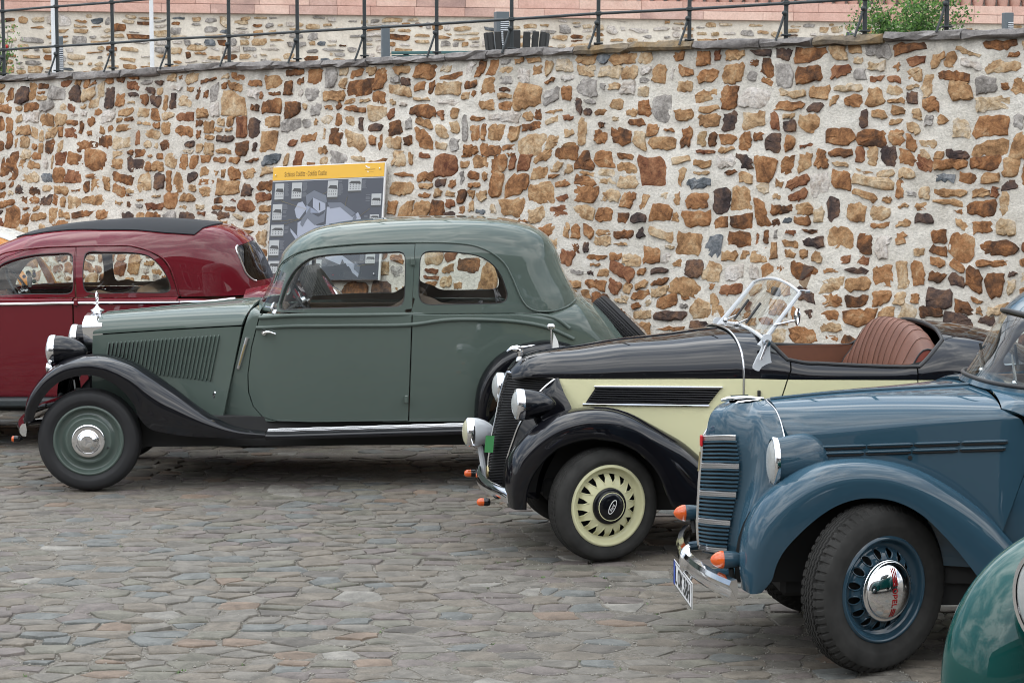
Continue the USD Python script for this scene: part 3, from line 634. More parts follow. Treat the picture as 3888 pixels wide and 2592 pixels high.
def patch(sh, poly, da, db, lip=0.0, off=0.0):
    """the part of a shell inside a polygon of its own coordinates, cut on a grid; its edge turned inwards by lip"""
    poly = poly.buffer(0); a0, b0, a1, b1 = poly.bounds; na, nb = max(1, int(np.ceil((a1 - a0) / da))), max(1, int(np.ceil((b1 - b0) / db)))
    A, B = np.linspace(a0, a1, na + 1), np.linspace(b0, b1, nb + 1); I, J = np.meshgrid(np.arange(na), np.arange(nb), indexing='ij'); I, J = I.ravel(), J.ravel()
    C = shapely.box(A[I], B[J], A[I + 1], B[J + 1]); shapely.prepare(poly); full = shapely.contains_properly(poly, C); part_ = shapely.intersects(poly, C) & ~full
    T = []
    f = np.nonzero(full)[0]; q = np.stack([np.stack([A[I[f]], B[J[f]]], 1), np.stack([A[I[f] + 1], B[J[f]]], 1), np.stack([A[I[f] + 1], B[J[f] + 1]], 1), np.stack([A[I[f]], B[J[f] + 1]], 1)], 1)
    T += [q[:, [0, 1, 2]], q[:, [0, 2, 3]]]
    cut = shapely.intersection(poly, C[part_]); tri = shapely.get_parts(shapely.constrained_delaunay_triangles(cut)); tri = tri[shapely.area(tri) > 1e-12]
    if len(tri):
        e = shapely.get_coordinates(tri).reshape(-1, 4, 2)[:, :3]; sgn = np.cross(e[:, 1] - e[:, 0], e[:, 2] - e[:, 0]) < 0; e[sgn] = e[sgn][:, ::-1]; T.append(e)
    T = np.concatenate(T); fl = T.reshape(-1, 2); key = np.round(fl / [da * 1e-4, db * 1e-4]).astype(np.int64); _, i, inv = np.unique(key, axis=0, return_index=True, return_inverse=True)
    ab = fl[i]; F_ = inv.ravel().reshape(-1, 3); F_ = F_[(F_[:, 0] != F_[:, 1]) & (F_[:, 1] != F_[:, 2]) & (F_[:, 0] != F_[:, 2])]
    V = sh.fwd(ab[:, 0], ab[:, 1]); e = 1e-3
    Nn = np.cross(sh.fwd(ab[:, 0] + e, ab[:, 1]) - sh.fwd(ab[:, 0] - e, ab[:, 1]), sh.fwd(ab[:, 0], ab[:, 1] + e) - sh.fwd(ab[:, 0], ab[:, 1] - e)); Nn /= np.linalg.norm(Nn, axis=1, keepdims=True) + 1e-12
    cen = np.array([V[:, 0].mean(), 0, V[:, 2].mean() - .3]); sg = np.sign(((V - cen) * [0.2, 1, 1] * Nn).sum()); Nn *= sg or 1
    if sg < 0: F_ = F_[:, ::-1]
    V = V + Nn * off
    if lip:
        ed = np.sort(np.vstack([F_[:, [0, 1]], F_[:, [1, 2]], F_[:, [2, 0]]]), axis=1); u_, c = np.unique(ed, axis=0, return_counts=True); u_ = u_[c == 1]
        mid = np.abs(V[u_, 1]).max(1) > 1e-4; u_ = u_[mid]; n = len(V); V = np.vstack([V, V - Nn * lip]); F_ = np.vstack([F_, np.stack([u_[:, 0], u_[:, 1], u_[:, 1] + n], 1), np.stack([u_[:, 0], u_[:, 1] + n, u_[:, 0] + n], 1)])
    return V, F_
def both(m): return join([m, mirror(m)])
def strip(sh, xz, r, n=8, off=0.0, flatk=1.0):
    """a moulding laid along an (x, z) line on the shell"""
    P = np.asarray(xz, float); V = sh.fwd(*sh.inv(P[:, 0], P[:, 1])); V[:, 1] -= off; return tube(V, r, n)

def fender(top, lip, tin, tout, tcrown=None, n=90, m=26, roll=.02, crown_drop=.02, flare=None):
    """wing: pairs of (x, z) on the crown and on the lower edge; section from the body side over the crown and down the skirt"""
    A, B = np.asarray(top, float), np.asarray(lip, float); q = crv(np.hstack([A, B]), n); G = []
    u = np.linspace(0, 1, n); ti, to = fn(tin)(u), fn(tout)(u)
    for i in range(n):
        a, b = q[i, :2], q[i, 2:]; d = b - a; L = np.linalg.norm(d); dn = d / max(L, 1e-6); w = ti[i] - to[i]
        c = [(a + dn * crown_drop, ti[i]), (a, to[i] + (ti[i] - to[i]) * .5), (a + d * .10 + dn * .004, to[i] - (to[i] - ti[i]) * .17), (a + d * .34, to[i] - (to[i] - ti[i]) * .015), (a + d * .7, to[i]), (b, to[i] - .004)]
        c = np.array([[p[0], -t, p[1]] for p, t in c]); sec = crv(c, m)
        e = np.array([[b[0] - dn[0] * .004, -(to[i] - roll), b[1] - dn[1] * .004]]); G.append(np.vstack([sec, e]))
    return sheet(np.array(G))

def inner_wing(car, top, tin, mt, zb=.34, n=40):
    """the dark inner side of the wheel arch"""
    q = crv(np.asarray(top, float), n); t_ = fn(tin)(np.linspace(0, 1, n)) + .012; G = []
    for (x, z), t in zip(q, t_): G.append([(x, -t, max(z - .03, zb + .01)), (x, -t, zb)])
    m = sheet(np.array(G)); car.part('inner_wing', m, 'underbody', True); car.part('inner_wing', mirror(m), 'underbody', True)

# ------------------------------------------------------------------ wheels, lamps, seats
def tyre_mesh(R, Rr, w, tread=None, n=96, squash=.012):
    """R outer radius, Rr rim radius, w width; outer sidewall at y = 0, going to y = w; tread: 'rib' or 'block'; the foot is pressed flat"""
    hgt = R - Rr; k = [(.016, Rr - .012), (.006, Rr + .008), (-.006, Rr + hgt * .3), (-.010, Rr + hgt * .52), (-.004, Rr + hgt * .74), (.010, R - hgt * .13), (.02, R - hgt * .05)]
    P = crv(k, 16); P[:, 0] -= .0016 * (np.abs(np.linspace(0, 1, 16) - .42) < .05) + .0016 * (np.abs(np.linspace(0, 1, 16) - .8) < .04); mid = np.stack([np.linspace(.024, w - .024, 30), np.full(30, R)], 1); mid[:, 1] -= .012 * np.abs(np.linspace(-1, 1, 30)) ** 2.5
    Q = P[::-1].copy(); Q[:, 0] = w - Q[:, 0]; pr = np.vstack([P, mid, Q]); isT = np.r_[np.zeros(16), np.ones(30), np.zeros(16)] > 0
    N = n * 5 if tread else n; th = np.arange(N) * 2 * pi / N; rad = np.broadcast_to(pr[:, 1][:, None], (len(pr), N)).copy(); ax = np.broadcast_to(pr[:, 0][:, None], (len(pr), N))
    if tread:
        s_ = (ax - .024) / (w - .048); cyc = 78 if tread == 'block' else 60; g = np.zeros_like(rad)
        if tread == 'block':
            zz = .03 * (np.abs(((th * cyc / (2 * pi)) % 1) * 2 - 1) - .5) * 2
            for c0 in (.2, .38, .56, .74): g = np.maximum(g, (np.abs(s_ - c0 - zz[None]) < .032) * 1.0)
            edge = (s_ < .12) | (s_ > .86); g = np.maximum(g, edge * (((th * 58 / (2 * pi)) % 1 < .33)[None] * 1.0)); depth = .009
        else:
            for c0 in (.18, .36, .5, .64, .82): g = np.maximum(g, (np.abs(s_ - c0 - .012 * np.sin(th * cyc)[None]) < .02) * 1.0)
            depth = .005
        rad = rad - depth * g * isT[:, None]
        if tread == 'block':
            sh = (np.arange(len(pr)) < 16) | (np.arange(len(pr)) >= 46); lug = ((th * 58 / (2 * pi)) % 1 < .33); rows = np.r_[13:16, 46:49]; rad[rows] -= .006 * lug[None]
    x, z = rad * np.cos(th), rad * np.sin(th); z = np.maximum(z, -R + squash); return sheet(np.stack([x, ax, z], -1), False, True)
class Ring:
    """a turned disc: (angle, s) with s along a profile of (y, r)"""
    def __init__(s, prof): s.P = np.asarray(prof, float); d = np.r_[0, np.cumsum(np.linalg.norm(np.diff(s.P, axis=0), axis=1))]; s.d = d; s.L = d[-1]
    def fwd(s, a, q):
        y, r = np.interp(q, s.d, s.P[:, 0]), np.interp(q, s.d, s.P[:, 1]); return np.stack([r * np.cos(a), y, r * np.sin(a)], -1)
    def at_r(s, r): return float(np.interp(r, s.P[:, 1], s.d)) if s.P[-1, 1] > s.P[0, 1] else float(np.interp(-r, -s.P[:, 1], s.d))
def steered(m, a, c): return xf(m, rotz(a), c)
def wheel(car, c, R, w, rimr, paintm, side=-1, steer=0.0, tread='rib', style='plain', hub='chrome', rubber='rubber', label=None):
    """c: (x, z) of the hub, tout: the outer face's distance from the middle. The wheel is built facing -y and mirrored for the far side"""
    x, z, tout = c
    def put(m):
        m = (np.array(m[0], float), m[1]); m[0][:, 1] -= w / 2
        v = m[0] @ rotz(steer * 1.0).T if side < 0 else mirror(m)[0] @ rotz(steer).T
        f = m[1] if side < 0 else np.asarray(m[1])[:, ::-1]
        return v + [x, side * (tout - w / 2), z], f
    lip = [(.004, rimr + .010), (-.002, rimr + .004), (-.003, rimr - .003), (.006, rimr - .010), (.02, rimr - .016), (.03, rimr - .026), (.032, rimr - .034)]
    if style == 'plain':
        pr = crv(lip + [(.030, rimr - .045), (.018, rimr - .062), (.008, rimr * .66), (.012, rimr * .56), (.010, rimr * .50), (.004, .04), (.004, .001)], 60); disc = lathe(pr, 72)
    else:
        pr = crv(lip + [(.036, rimr - .04), (.030, rimr - .047), (.016, rimr - .058), (.004, rimr * .60), (-.002, rimr * .50), (-.002, rimr * .2), (-.002, .002)], 70)[::-1]; rg = Ring(pr); nh = 16; holes = []
        q0, q1 = rg.at_r(rimr * .60), rg.at_r(rimr * .81)
        for k in range(nh):
            a = 2 * pi * (k + .5) / nh; wq = .118 if style == 'slots' else .088
            if style == 'slots': holes.append(Polygon([(a - wq, q1), (a + wq, q1), (a + wq * .85, q1 - .5 * (q1 - q0)), (a, q0 - .004), (a - wq * .85, q1 - .5 * (q1 - q0))]).buffer(.004))
            else: holes.append(affinity.scale(Point(a, (q0 + q1) / 2).buffer(1, 8), wq * 1.25, (q1 - q0) * .5))
        disc = patch(rg, sbox(0, .001, 2 * pi, rg.L).difference(unary_union(holes)), .035, .006, lip=0)
        # raised lips round the holes
        rims = []
        for h in holes:
            e = np.array(h.exterior.coords)[:-1]; v = rg.fwd(e[:, 0], e[:, 1]); v[:, 1] -= .001; rims.append(tube(v, .0032, 6, closed=True))
        disc = join([disc] + rims)
    wp = car.part('wheel', put(disc), paintm, 40, label=label)
    car.part('tyre', put(tyre_mesh(R, rimr, w, tread)), rubber, 38, parent=wp)
    if style != 'plain': car.part('brake_drum', put(lathe([(.06, rimr - .02), (.058, .0)], 32)), 'dark_void', 40, parent=wp)
    return wp, put
def lamp(car, c, r, L, mt, face='lens_glass', ring='chrome', tail=.0, name='headlight', yaw=0.0, drop=0.0, label=None):
    """head lamp facing -x at c (x, y, z): bowl of length L, chrome rim, ribbed lens"""
    pr = crv([(0, r), (.02, r * 1.0), (L * .3, r * .96), (L * .6, r * .78), (L * .85, r * .46), (L * .97, r * .18), (L, .001)], 30); M_ = lambda m: xf(xf(m, rotz(yaw) @ roty(drop)), None, c)
    b = car.part(name, M_(lathe(pr, 48, 'x')), mt, 40, label=label)
    car.part('rim', M_(lathe(crv([(.022, r * 1.02), (.006, r * 1.045), (-.012, r * 1.03), (-.022, r * .95), (-.018, r * .9)], 16), 48, 'x')), ring, 60, parent=b)
    car.part('lens', M_(lathe(crv([(-.014, r * .93), (-.03, r * .7), (-.04, r * .35), (-.043, .001)], 14), 48, 'x')), face, 60, parent=b)
    return b
def cushion(c, s, r=.06, ang=0.0, seg=None):
    """upholstered block with soft edges"""
    P = []
    h = np.array(s, float) / 2; r = min(r, *(h * .95)); sp = trimesh.creation.icosphere(2, r).vertices
    for a in np.ndindex(2, 2, 2): P.append(sp + (h - r) * (np.array(a) * 2 - 1))
    m = trimesh.convex.convex_hull(np.vstack(P)); return xf((np.array(m.vertices), np.array(m.faces)), roty(ang), c)
def steering_wheel(car, c, r, tilt, mt='gasket'):
    a = np.linspace(0, 2 * pi, 40, endpoint=False); R = roty(tilt)
    b = car.part('steering_wheel', xf(tube(np.stack([np.zeros(40), r * np.cos(a), r * np.sin(a)], 1), .011, 8, closed=True), R, c), mt, 40)
    sp = [xf(tube([(0, 0, 0), (.0, r * cos(q), r * sin(q))], .006, 6), R, c) for q in (.4, 2.74, -1.57)] + [xf(lathe([(-.02, .001), (-.02, .03), (.03, .035), (.05, .02)], 20, 'x'), R, c)]
    car.part('spokes', join(sp), 'dull_chrome', 40, parent=b)
    car.part('column', xf(bar((0, 0, 0), (-.55, 0, 0), .018, 10), R, c), 'trim_dark', 40, parent=b)
# ------------------------------------------------------------------ a closed car body from its traced outlines
def cabin(car, paintm, roof, belt, xc_px, wd, pd, doors, windows, gutter, glass=('window_glass',) * 3, lining='brown_cloth', tw=.62, screen=(.62, .30, .055), backlight=(.72, .06, .30), seat='tan_cloth', roofmat=None, gut=.006, trimring=None, round_b=.0):
    """roof dome with door frames, windows, screens, lining. roof: outline at the middle plane; belt: a point of the belt line; doors, windows: outlines in photo points"""
    zc = float(car.px(*belt, tw)[1]); P = car.pts(roof, 0.0); P[0, 1] = zc; P[-1, 1] = zc; xc = car.px(*xc_px, tw)[0]
    d = Dome(P, xc, zc, wd(car, P) if callable(wd) else wd, pd(P) if callable(pd) else pd)
    full = sbox(d.ph0 + .001, 1e-5, d.ph1 - .001, 1.0)
    wins = [Polygon(dom(d, rnd(crv(hits(car, d, w, tw), 70, True), .004))) for w in windows]
    drs = [Polygon(dom(d, hits(car, d, w, tw))).buffer(0).intersection(full) for w in doors]
    bs, f0, f1 = screen; ws = Polygon([(pi - f0, bs), (pi - f1, bs - .06), (pi - f1, 1.0), (pi - f0, 1.0)]).buffer(-.02, join_style=1).buffer(.02)
    ws = unary_union([ws, sbox(pi - f0 + .0, .9, pi - f1, 1.0)])
    bb, g0, g1 = backlight; bw = Polygon([(g0, bb), (g1, bb + .05), (g1, 1.2), (g0, 1.2)]).buffer(-round_b).buffer(round_b).intersection(sbox(-9, 0, 9, 1.0))
    holes = unary_union(wins + [ws, bw]); body = full.difference(holes).difference(unary_union([q.buffer(.008) for q in drs])) if drs else full.difference(holes)
    # the polygons live in (angle, b): keep the cut fine
    car.d, car.zc, car.wins = d, zc, wins
    R = car.part('roof', weld(both(patch(d, body, .022, .016, lip=.018)), 1e-5), roofmat or paintm, 40)
    for k, q in enumerate(drs):
        m = patch(d, q.difference(holes), .022, .016, lip=.02)
        car.doors.append(m)
    for q in wins:
        g = patch(d, q.buffer(.004), .03, .025, off=-.012); car.part('side_window', g, glass[0], True); car.part('side_window', mirror(g), glass[0], True)
        e = np.array(q.exterior.coords)[::2]; v = d.fwd(e[:, 0], e[:, 1]); v[:, 1] += .006
        tb = tube(v, .006, 6, closed=True); car.part('window_seal', tb, 'gasket', 40); car.part('window_seal', mirror(tb), 'gasket', 40)
    car.part('windscreen', weld(both(patch(d, ws.buffer(.01).intersection(sbox(-9, 0, 9, 1)), .03, .03, off=-.008)), 1e-5), glass[1], True)
    car.part('rear_window', weld(both(patch(d, bw.buffer(.01).intersection(sbox(-9, 0, 9, 1)), .03, .03, off=-.008)), 1e-5), glass[2], True)
    if trimring: e = np.array(bw.exterior.coords); e = e[(e[:, 1] < .999)][:-1]; k0 = int(np.argmax(np.linalg.norm(np.diff(np.vstack([e, e[:1]]), axis=0), axis=1))) + 1; e = np.roll(e, -k0, 0); v = d.fwd(e[:, 0], e[:, 1]); tb = tube(v, .009, 8); car.part('rear_window_trim', tb, trimring, 40); car.part('rear_window_trim', mirror(tb), trimring, 40)
    car.part('roof_lining', both(patch(d, full.difference(unary_union([q.buffer(-.004) for q in wins] + [ws, bw])), .05, .03, off=-.032)), lining, True)
    if gutter is not None:
        gp = hits(car, d, gutter, tw); gp = crv(gp, 60); mm = strip(d, gp, gut, 8, .004); car.part('drip_rail', mm, paintm, 40); car.part('drip_rail', mirror(mm), paintm, 40)
    return d
def shell_part(car, name, sh, poly, mt, da=.03, db=.04, lip=.015, sides='both', parent=None, off=0.0):
    m = patch(sh, poly, da, db, lip, off)
    if name in ('body', 'bonnet_top', 'body_top', 'bonnet'): return car.part(name, weld(both(m), 1e-5), mt, 40, parent=parent)
    r = car.part(name, m, mt, 40, parent=parent)
    if sides == 'both': car.part(name, mirror(m), mt, 40)
    return r
def interior(car, x0, x1, w, zf, seats, belt, door_trim='trim_wood'):
    """floor, dark firewall, inner side panels, seats: (x, y, width, top z, material)"""
    car.part('floor', bx(((x0 + x1) / 2, 0, zf), (x1 - x0, 2 * w, .04)), 'underbody')
    for s in (-1, 1): car.part('door_trim', bx(((x0 + x1) / 2, s * w, (zf + belt) / 2), (x1 - x0 - .04, .03, belt - zf), .008), door_trim)
    car.part('bulkhead', bx((x0 - .02, 0, (zf + belt) / 2 - .04), (.04, 2 * w, belt - zf - .08)), 'trim_dark')
    for (x, y, wy, zt, m) in seats:
        s = car.part('seat', cushion((x - .2, y, zf + .26), (.5, wy, .2), .06), m, 50); car.part('backrest', cushion((x + .08, y, (zf + .3 + zt) / 2), (.16, wy, zt - zf - .28), .07, ang=-.0 + .16), m, 50, parent=s)
def chassis(car, x0, x1, w, z0, z1):
    car.part('underbody', join([bx(((x0 + x1) / 2, 0, (z0 + z1) / 2), (x1 - x0, 2 * w, z1 - z0))] + [tube([(x0 - .3, s * w * .75, z0 + .06), (x1, s * w * .75, z0 + .06)], .04, 8) for s in (-1, 1)]), 'underbody')

# ------------------------------------------------------------------ the grey green saloon in the middle
g = Car('grey_saloon', 'grey green vintage saloon with black wings parked side-on left of centre', (338, 1863), radians(2.5), .72); g.doors = []
GP = 'green_grey_paint'
groof = [(978, 1170), (1033, 1056), (1062, 1000), (1083, 950), (1116, 914), (1149, 890), (1202, 864), (1265, 849), (1348, 838), (1447, 830), (1547, 825), (1653, 822), (1750, 822), (1859, 826), (1955, 838), (2019, 857), (2067, 886), (2099, 931), (2124, 992), (2153, 1050), (2182, 1103), (2196, 1150)]
gdoor_up = [(1000, 1200), (1000, 1170), (1025, 1110), (1052, 1045), (1075, 1003), (1130, 966), (1187, 950), (1244, 942), (1359, 932), (1474, 928), (1575, 926), (1563, 1200)]
gwin = [[(1064, 1172), (1072, 1121), (1095, 1064), (1130, 1015), (1176, 981), (1233, 968), (1359, 960), (1474, 956), (1524, 956), (1537, 966), (1540, 985), (1539, 1087), (1533, 1148), (1520, 1163), (1420, 1167), (1302, 1170), (1160, 1173)],
        [(1597, 975), (1612, 957), (1704, 954), (1764, 960), (1805, 967), (1843, 982), (1879, 1010), (1904, 1046), (1920, 1087), (1928, 1119), (1923, 1140), (1907, 1150), (1828, 1155), (1700, 1157), (1618, 1156), (1594, 1140), (1592, 1030)]]
ggut = [(1040, 1075), (1058, 1020), (1072, 996), (1130, 959), (1187, 943), (1244, 935), (1359, 925), (1474, 921), (1575, 920), (1646, 920), (1700, 921), (1786, 929), (1834, 943), (1879, 967), (1917, 1002), (1942, 1047), (1961, 1091), (1981, 1136), (2003, 1165), (2032, 1179), (2067, 1182), (2115, 1177), (2162, 1158), (2186, 1138)]
xf_, xr_ = g.px(978, 1170, 0)[0], g.px(2196, 1150, 0)[0]
gd = cabin(g, GP, groof, (1600, 1188), (1560, 1188), [(xf_, .60), (xf_ + .5, .655), (xr_ - .7, .66), (xr_, .60)], [(xf_, 5.5), (xf_ + .35, 4.6), (xr_ - .6, 4.2), (xr_, 3.2)], [gdoor_up], gwin, ggut, lining='brown_cloth')
zc = g.zc; xd0, xd1 = g.px(930, 1240, .6)[0], g.px(1009, 1600, .66)[0]
sill = float(g.px(1300, 1606, .68)[1]); tail = g.pts([(2170, 1105), (2228, 1133), (2280, 1173), (2331, 1224), (2381, 1281), (2430, 1345), (2475, 1430), (2505, 1520)], 0.0)
btop = g.pts([(392, 1187), (700, 1157), (1002, 1128)], 0.0); xs = xd0; x_end = tail[-1, 0]
cowl_z = btop[-1, 1] - .012
XS2 = xs - .22; h1z = float(g.px(930, 1237, .56)[1])
gl = Loft([(XS2, .455), (xs, .545), (xs + .18, .63), (xs + .6, .67), (tail[0, 0] - .7, .675), (tail[0, 0], .62), (tail[3, 0], .5), (x_end, .34)], [(XS2, sill), (tail[2, 0], sill), (x_end, sill + .06)],
          [(xs, h1z), (xf_ + .02, zc - .03), (xf_ + .3, zc - .012), (tail[0, 0] - .45, zc - .012), (tail[0, 0], zc - .13), (tail[3, 0], tail[3, 1] - .26), (x_end, tail[-1, 1] - .06)],
          [(xs, cowl_z), (xf_ - .02, cowl_z + .005), (xf_ + .12, zc + .004), (tail[0, 0] - .3, zc + .004)] + [tuple(q) for q in tail], [(xs, 2.4), (xf_, 2.6), (xf_ + .3, 3.5), (tail[0, 0], 2.6), (x_end, 2.2)], .05)
ddoor = Polygon(dom(gl, hits(g, gl, [(1000, 1190), (986, 1206), (957, 1317), (943, 1420), (946, 1489), (963, 1541), (998, 1581), (1049, 1597), (1187, 1601), (1549, 1596), (1563, 1190)], .66))).buffer(0)
cab = Polygon([(xs - .165, -1), (xs - .006, 0), (xs + .055, .5), (xs + .085, 1.0), (xf_ + .06, 1.0), (xf_ + .06, -1)]).union(sbox(xf_ + .05, -1, tail[0, 0] - .28, .22)).union(sbox(tail[0, 0] - .30, -1, x_end, 1.0))
arch = Polygon(dom(gl, hits(g, gl, [(1830, 1620), (1840, 1500), (1890, 1400), (1960, 1350), (2080, 1330), (2160, 1370), (2215, 1440), (2240, 1620)], .66))).buffer(.01)
shell_part(g, 'body', gl, cab.difference(ddoor.buffer(.008)).difference(arch), GP)
dm = patch(gl, ddoor, .03, .04, lip=.02)
g.part('door', join([g.doors[0], dm]), GP, 40, label='near side door hinged at its rear edge'); g.part('door', mirror(join([g.doors[0], dm])), GP, 40)
shell_part(g, 'inner_panel', gl, sbox(xs + .1, -1, tail[0, 0] - .3, -.02), 'trim_dark', .1, .2, 0, off=-.045)
# belt mouldings
for ya, yb in ((1196, 1186), (1236, 1214)):
    L = [(975, ya + 8), (1100, ya + 2), (1300, ya), (1560, ya - 4), (1700, yb), (1890, yb + 1), (1990, yb + 10), (2083, yb + 30), (2178, yb + 72)] if ya > 1200 else [(985, ya + 10), (1100, ya + 2), (1300, ya), (1560, ya - 3), (1700, yb), (1891, yb - 1), (2051, yb + 10), (2114, yb + 24), (2162, yb + 60)]
    mm = strip(gl, crv(hits(g, gl, L, .66), 50), .013, 10, .001); g.part('belt_moulding', mm, GP, 40); g.part('belt_moulding', mirror(mm), GP, 40)
# hinges, handle, mirror, semaphore slot
for u, v in ((1567, 993), (1543, 1514)): q = hits(g, gd if v < 1180 else gl, [(u, v)])[0]; t_ = float((gd if v < 1180 else gl).lat(*q)); g.part('hinge', bx((q[0], -t_ - .008, q[1]), (.026, .03, .05), .006), GP)
q = hits(g, gl, [(1003, 1262)])[0]; t_ = float(gl.lat(*q)); b = g.part('door_handle', tube(crv([(q[0], -t_ - .03, q[1]), (q[0] + .03, -t_ - .045, q[1] + .008), (q[0] + .075, -t_ - .04, q[1] - .006)], 12), np.linspace(.010, .006, 12), 8), 'chrome', 40); g.part('escutcheon', xf(lathe([(-.01, .002), (-.008, .016), (.01, .02)], 20), None, (q[0], -t_ - .006, q[1])), 'chrome', 40, parent=b)
q = hits(g, gd, [(1052, 1158)])[0]; g.part('wing_mirror', join([xf(lathe([(-.012, .001), (-.01, .035), (0, .042), (.004, .04)], 24, 'x'), rotz(-.3) @ roty(.1), (q[0], -.75, q[1])), bar((q[0] - .06, -.62, q[1] - .0), (q[0], -.745, q[1]), .007)]), 'chrome', 40)
sl = crv(hits(g, gl, [(939, 1281), (905, 1398)], .6), 10); v = gl.fwd(*gl.inv(sl[:, 0], sl[:, 1])); v[:, 1] -= .004
b = g.part('direction_arm', tube(v, .013, 10), 'dull_chrome', 40); v2 = v[2:-1].copy(); v2[:, 1] -= .010; g.part('arm_slot', tube(v2, .006, 8), 'brass', 40, parent=b)
# bonnet
hl = [(353, 1273), (930, 1237)]; h0, h1 = g.px(*hl[0], .30), g.px(*hl[1], .56); xb0, xb1 = g.px(350, 1300, .3)[0], xs - .006
gb = Loft([(xb0, .275), (xb0 + .5, .37), (xb1, .545)], [(xb0, .42), (xb1, sill)], [(xb0, h0[1]), (xb1, h1[1])], [(xb0, g.px(372, 1189, 0)[1]), (xb1, btop[-1, 1] - .008)], 2.5, .0)
rake = .10
shell_part(g, 'bonnet_top', gb, Polygon([(xb0 + .0, .012), (xb1 - .02, .012), (xb1 + .03, .5), (xb1 + .07, 1.0), (xb0 + .045, 1.0), (xb0 + .03, .5)]), GP)
b = shell_part(g, 'bonnet_side', gb, Polygon([(xb0, -.006), (xb1 - .022, -.006), (xb1 - .16, -1), (xb0 - .02, -1)]), GP)
ridge = gb.fwd(np.linspace(xb0 + .05, xb1 + .06, 20), np.ones(20)); g.part('bonnet_hinge', tube(ridge + [0, 0, .002], .005, 6), GP, 40)
NL = 28
for i in range(NL):
    k = i / (NL - 1); pa = hits(g, gb, [(411 + (828 - 411) * k, 1299 + (1270 - 1299) * k)], .4)[0]; yb = 1400 + (1447 - 1400) * min(1, k * 1.0) if k > .3 else 1385 + 50 * k; pb = hits(g, gb, [(399 + (795 - 399) * k, yb)], .4)[0]
    A, B = np.array([pa[0], -float(gb.lat(*pa)), pa[1]]), np.array([pb[0], -float(gb.lat(*pb)), pb[1]]); w_ = .0125; o = np.array([0, -.015, 0])
    c = [A + (0, -.001, 0), A + (w_, -.001, -.004)] ; up_ = (A - B) / np.linalg.norm(A - B)
    V = np.array([A + (-.002, -.0005, 0), B + (-.002, -.0005, 0), B + (w_ * .55, 0, .01) + o, A + (w_ * .55, 0, -.01) + o, B + (w_, .0, 0) + (0, -.0005, 0), A + (w_, 0, 0) + (0, -.0005, 0)]); Ff = np.array([(0, 1, 2), (0, 2, 3), (1, 4, 2), (0, 3, 5)])
    g.part('louvre', (V, Ff), GP, False, parent=b)
    dk = np.array([A + (w_ * .55, -.0025, -.01), B + (w_ * .55, -.0025, .01), B + (w_ + .0095, -.0022, .005), A + (w_ + .0095, -.0022, -.005)])
    g.part('louvre_opening', (dk, np.array([(0, 1, 2), (0, 2, 3)])), 'dark_void', False, parent=b)
# radiator shell with star mascot
top = g.px(367, 1190, 0)[1]; ow, zb_ = .275, .40
shp = lambda w_, zt_, zb_: Polygon(rnd([(-w_ * .92, zb_), (w_ * .92, zb_), (w_, zb_ + .3), (w_, zt_ - .055), (w_ * .45, zt_ - .012), (0, zt_), (-w_ * .45, zt_ - .012), (-w_, zt_ - .055)], .03))
fr = shp(ow, top + .006, zb_).difference(shp(ow - .035, top - .07, zb_ + .03)); m = flat(fr, .13); m = (m[0][:, [1, 0, 2]] * [1, 1, 1], m[1]); sh_ = m[0].copy(); sh_[:, 0] += (sh_[:, 2] - top) * -.10
b = g.part('radiator_shell', (sh_ + [xb0 - .075, 0, 0], m[1]), 'chrome', 30)
core = flat(shp(ow - .03, top - .065, zb_ + .025), .03); v = core[0][:, [1, 0, 2]]; v[:, 0] += (v[:, 2] - top) * -.10; g.part('radiator_core', (v + [xb0 - .01, 0, 0], core[1]), 'dark_void', False, parent=b)
for i in range(15): yy = -.21 + .03 * i; g.part('radiator_slat', bar((xb0 - .05 + .035, yy, top - .09), (xb0 - .05 + .09, yy, zb_ + .05), .004, 6), 'chrome', True, parent=b)
mx = g.px(369, 1180, 0)[0]; b = g.part('radiator_cap', xf(lathe([(0, .026), (.012, .03), (.02, .045), (.03, .048), (.036, .03), (.045, .018), (.06, .008), (.075, .006)], 28, 'z'), None, (mx, 0, top - .004)), 'chrome', 40)
a = np.linspace(0, 2 * pi, 36, endpoint=False); zs_ = top + .108; ring_ = tube(np.stack([np.full(36, mx), .04 * np.cos(a), zs_ + .04 * np.sin(a)], 1), .0045, 8, closed=True)
star = [tube([(mx, 0, zs_), (mx, .04 * sin(q), zs_ + .04 * cos(q))], [.007, .002], 6) for q in (0, 2 * pi / 3, 4 * pi / 3)]; g.part('star_mascot', join([ring_] + star), 'chrome', 40, parent=b)
# wings, running board
ft = [(86, 1600), (97, 1520), (130, 1459), (172, 1413), (230, 1373), (287, 1357), (344, 1350), (402, 1353), (459, 1367), (517, 1390), (574, 1423), (631, 1459), (689, 1497), (746, 1537), (804, 1574), (861, 1603), (918, 1622), (1008, 1634)]
fl = [(122, 1600), (143, 1545), (172, 1499), (212, 1459), (258, 1436), (316, 1424), (367, 1428), (425, 1453), (476, 1494), (511, 1540), (532, 1590), (572, 1628), (640, 1645), (720, 1656), (800, 1660), (870, 1663), (935, 1664), (1008, 1663)]
FT, FLp = g.pts(ft, .66), g.pts(fl, .76)
fm = fender(FT, FLp, [(0, .42), (.3, .36), (.55, .42), (.75, .55), (1, .62)], [(0, .74), (.2, .765), (.8, .765), (1, .75)], m=30)
g.part('front_wing', fm, 'black_paint', 60, label='near side front wing sweeping back into the running board'); g.part('front_wing', mirror(fm), 'black_paint', 60)
rt_ = [(1799, 1612), (1803, 1519), (1816, 1455), (1845, 1398), (1890, 1350), (1955, 1315), (2019, 1298), (2083, 1292), (2146, 1302), (2215, 1330), (2290, 1385), (2360, 1460), (2420, 1550)]
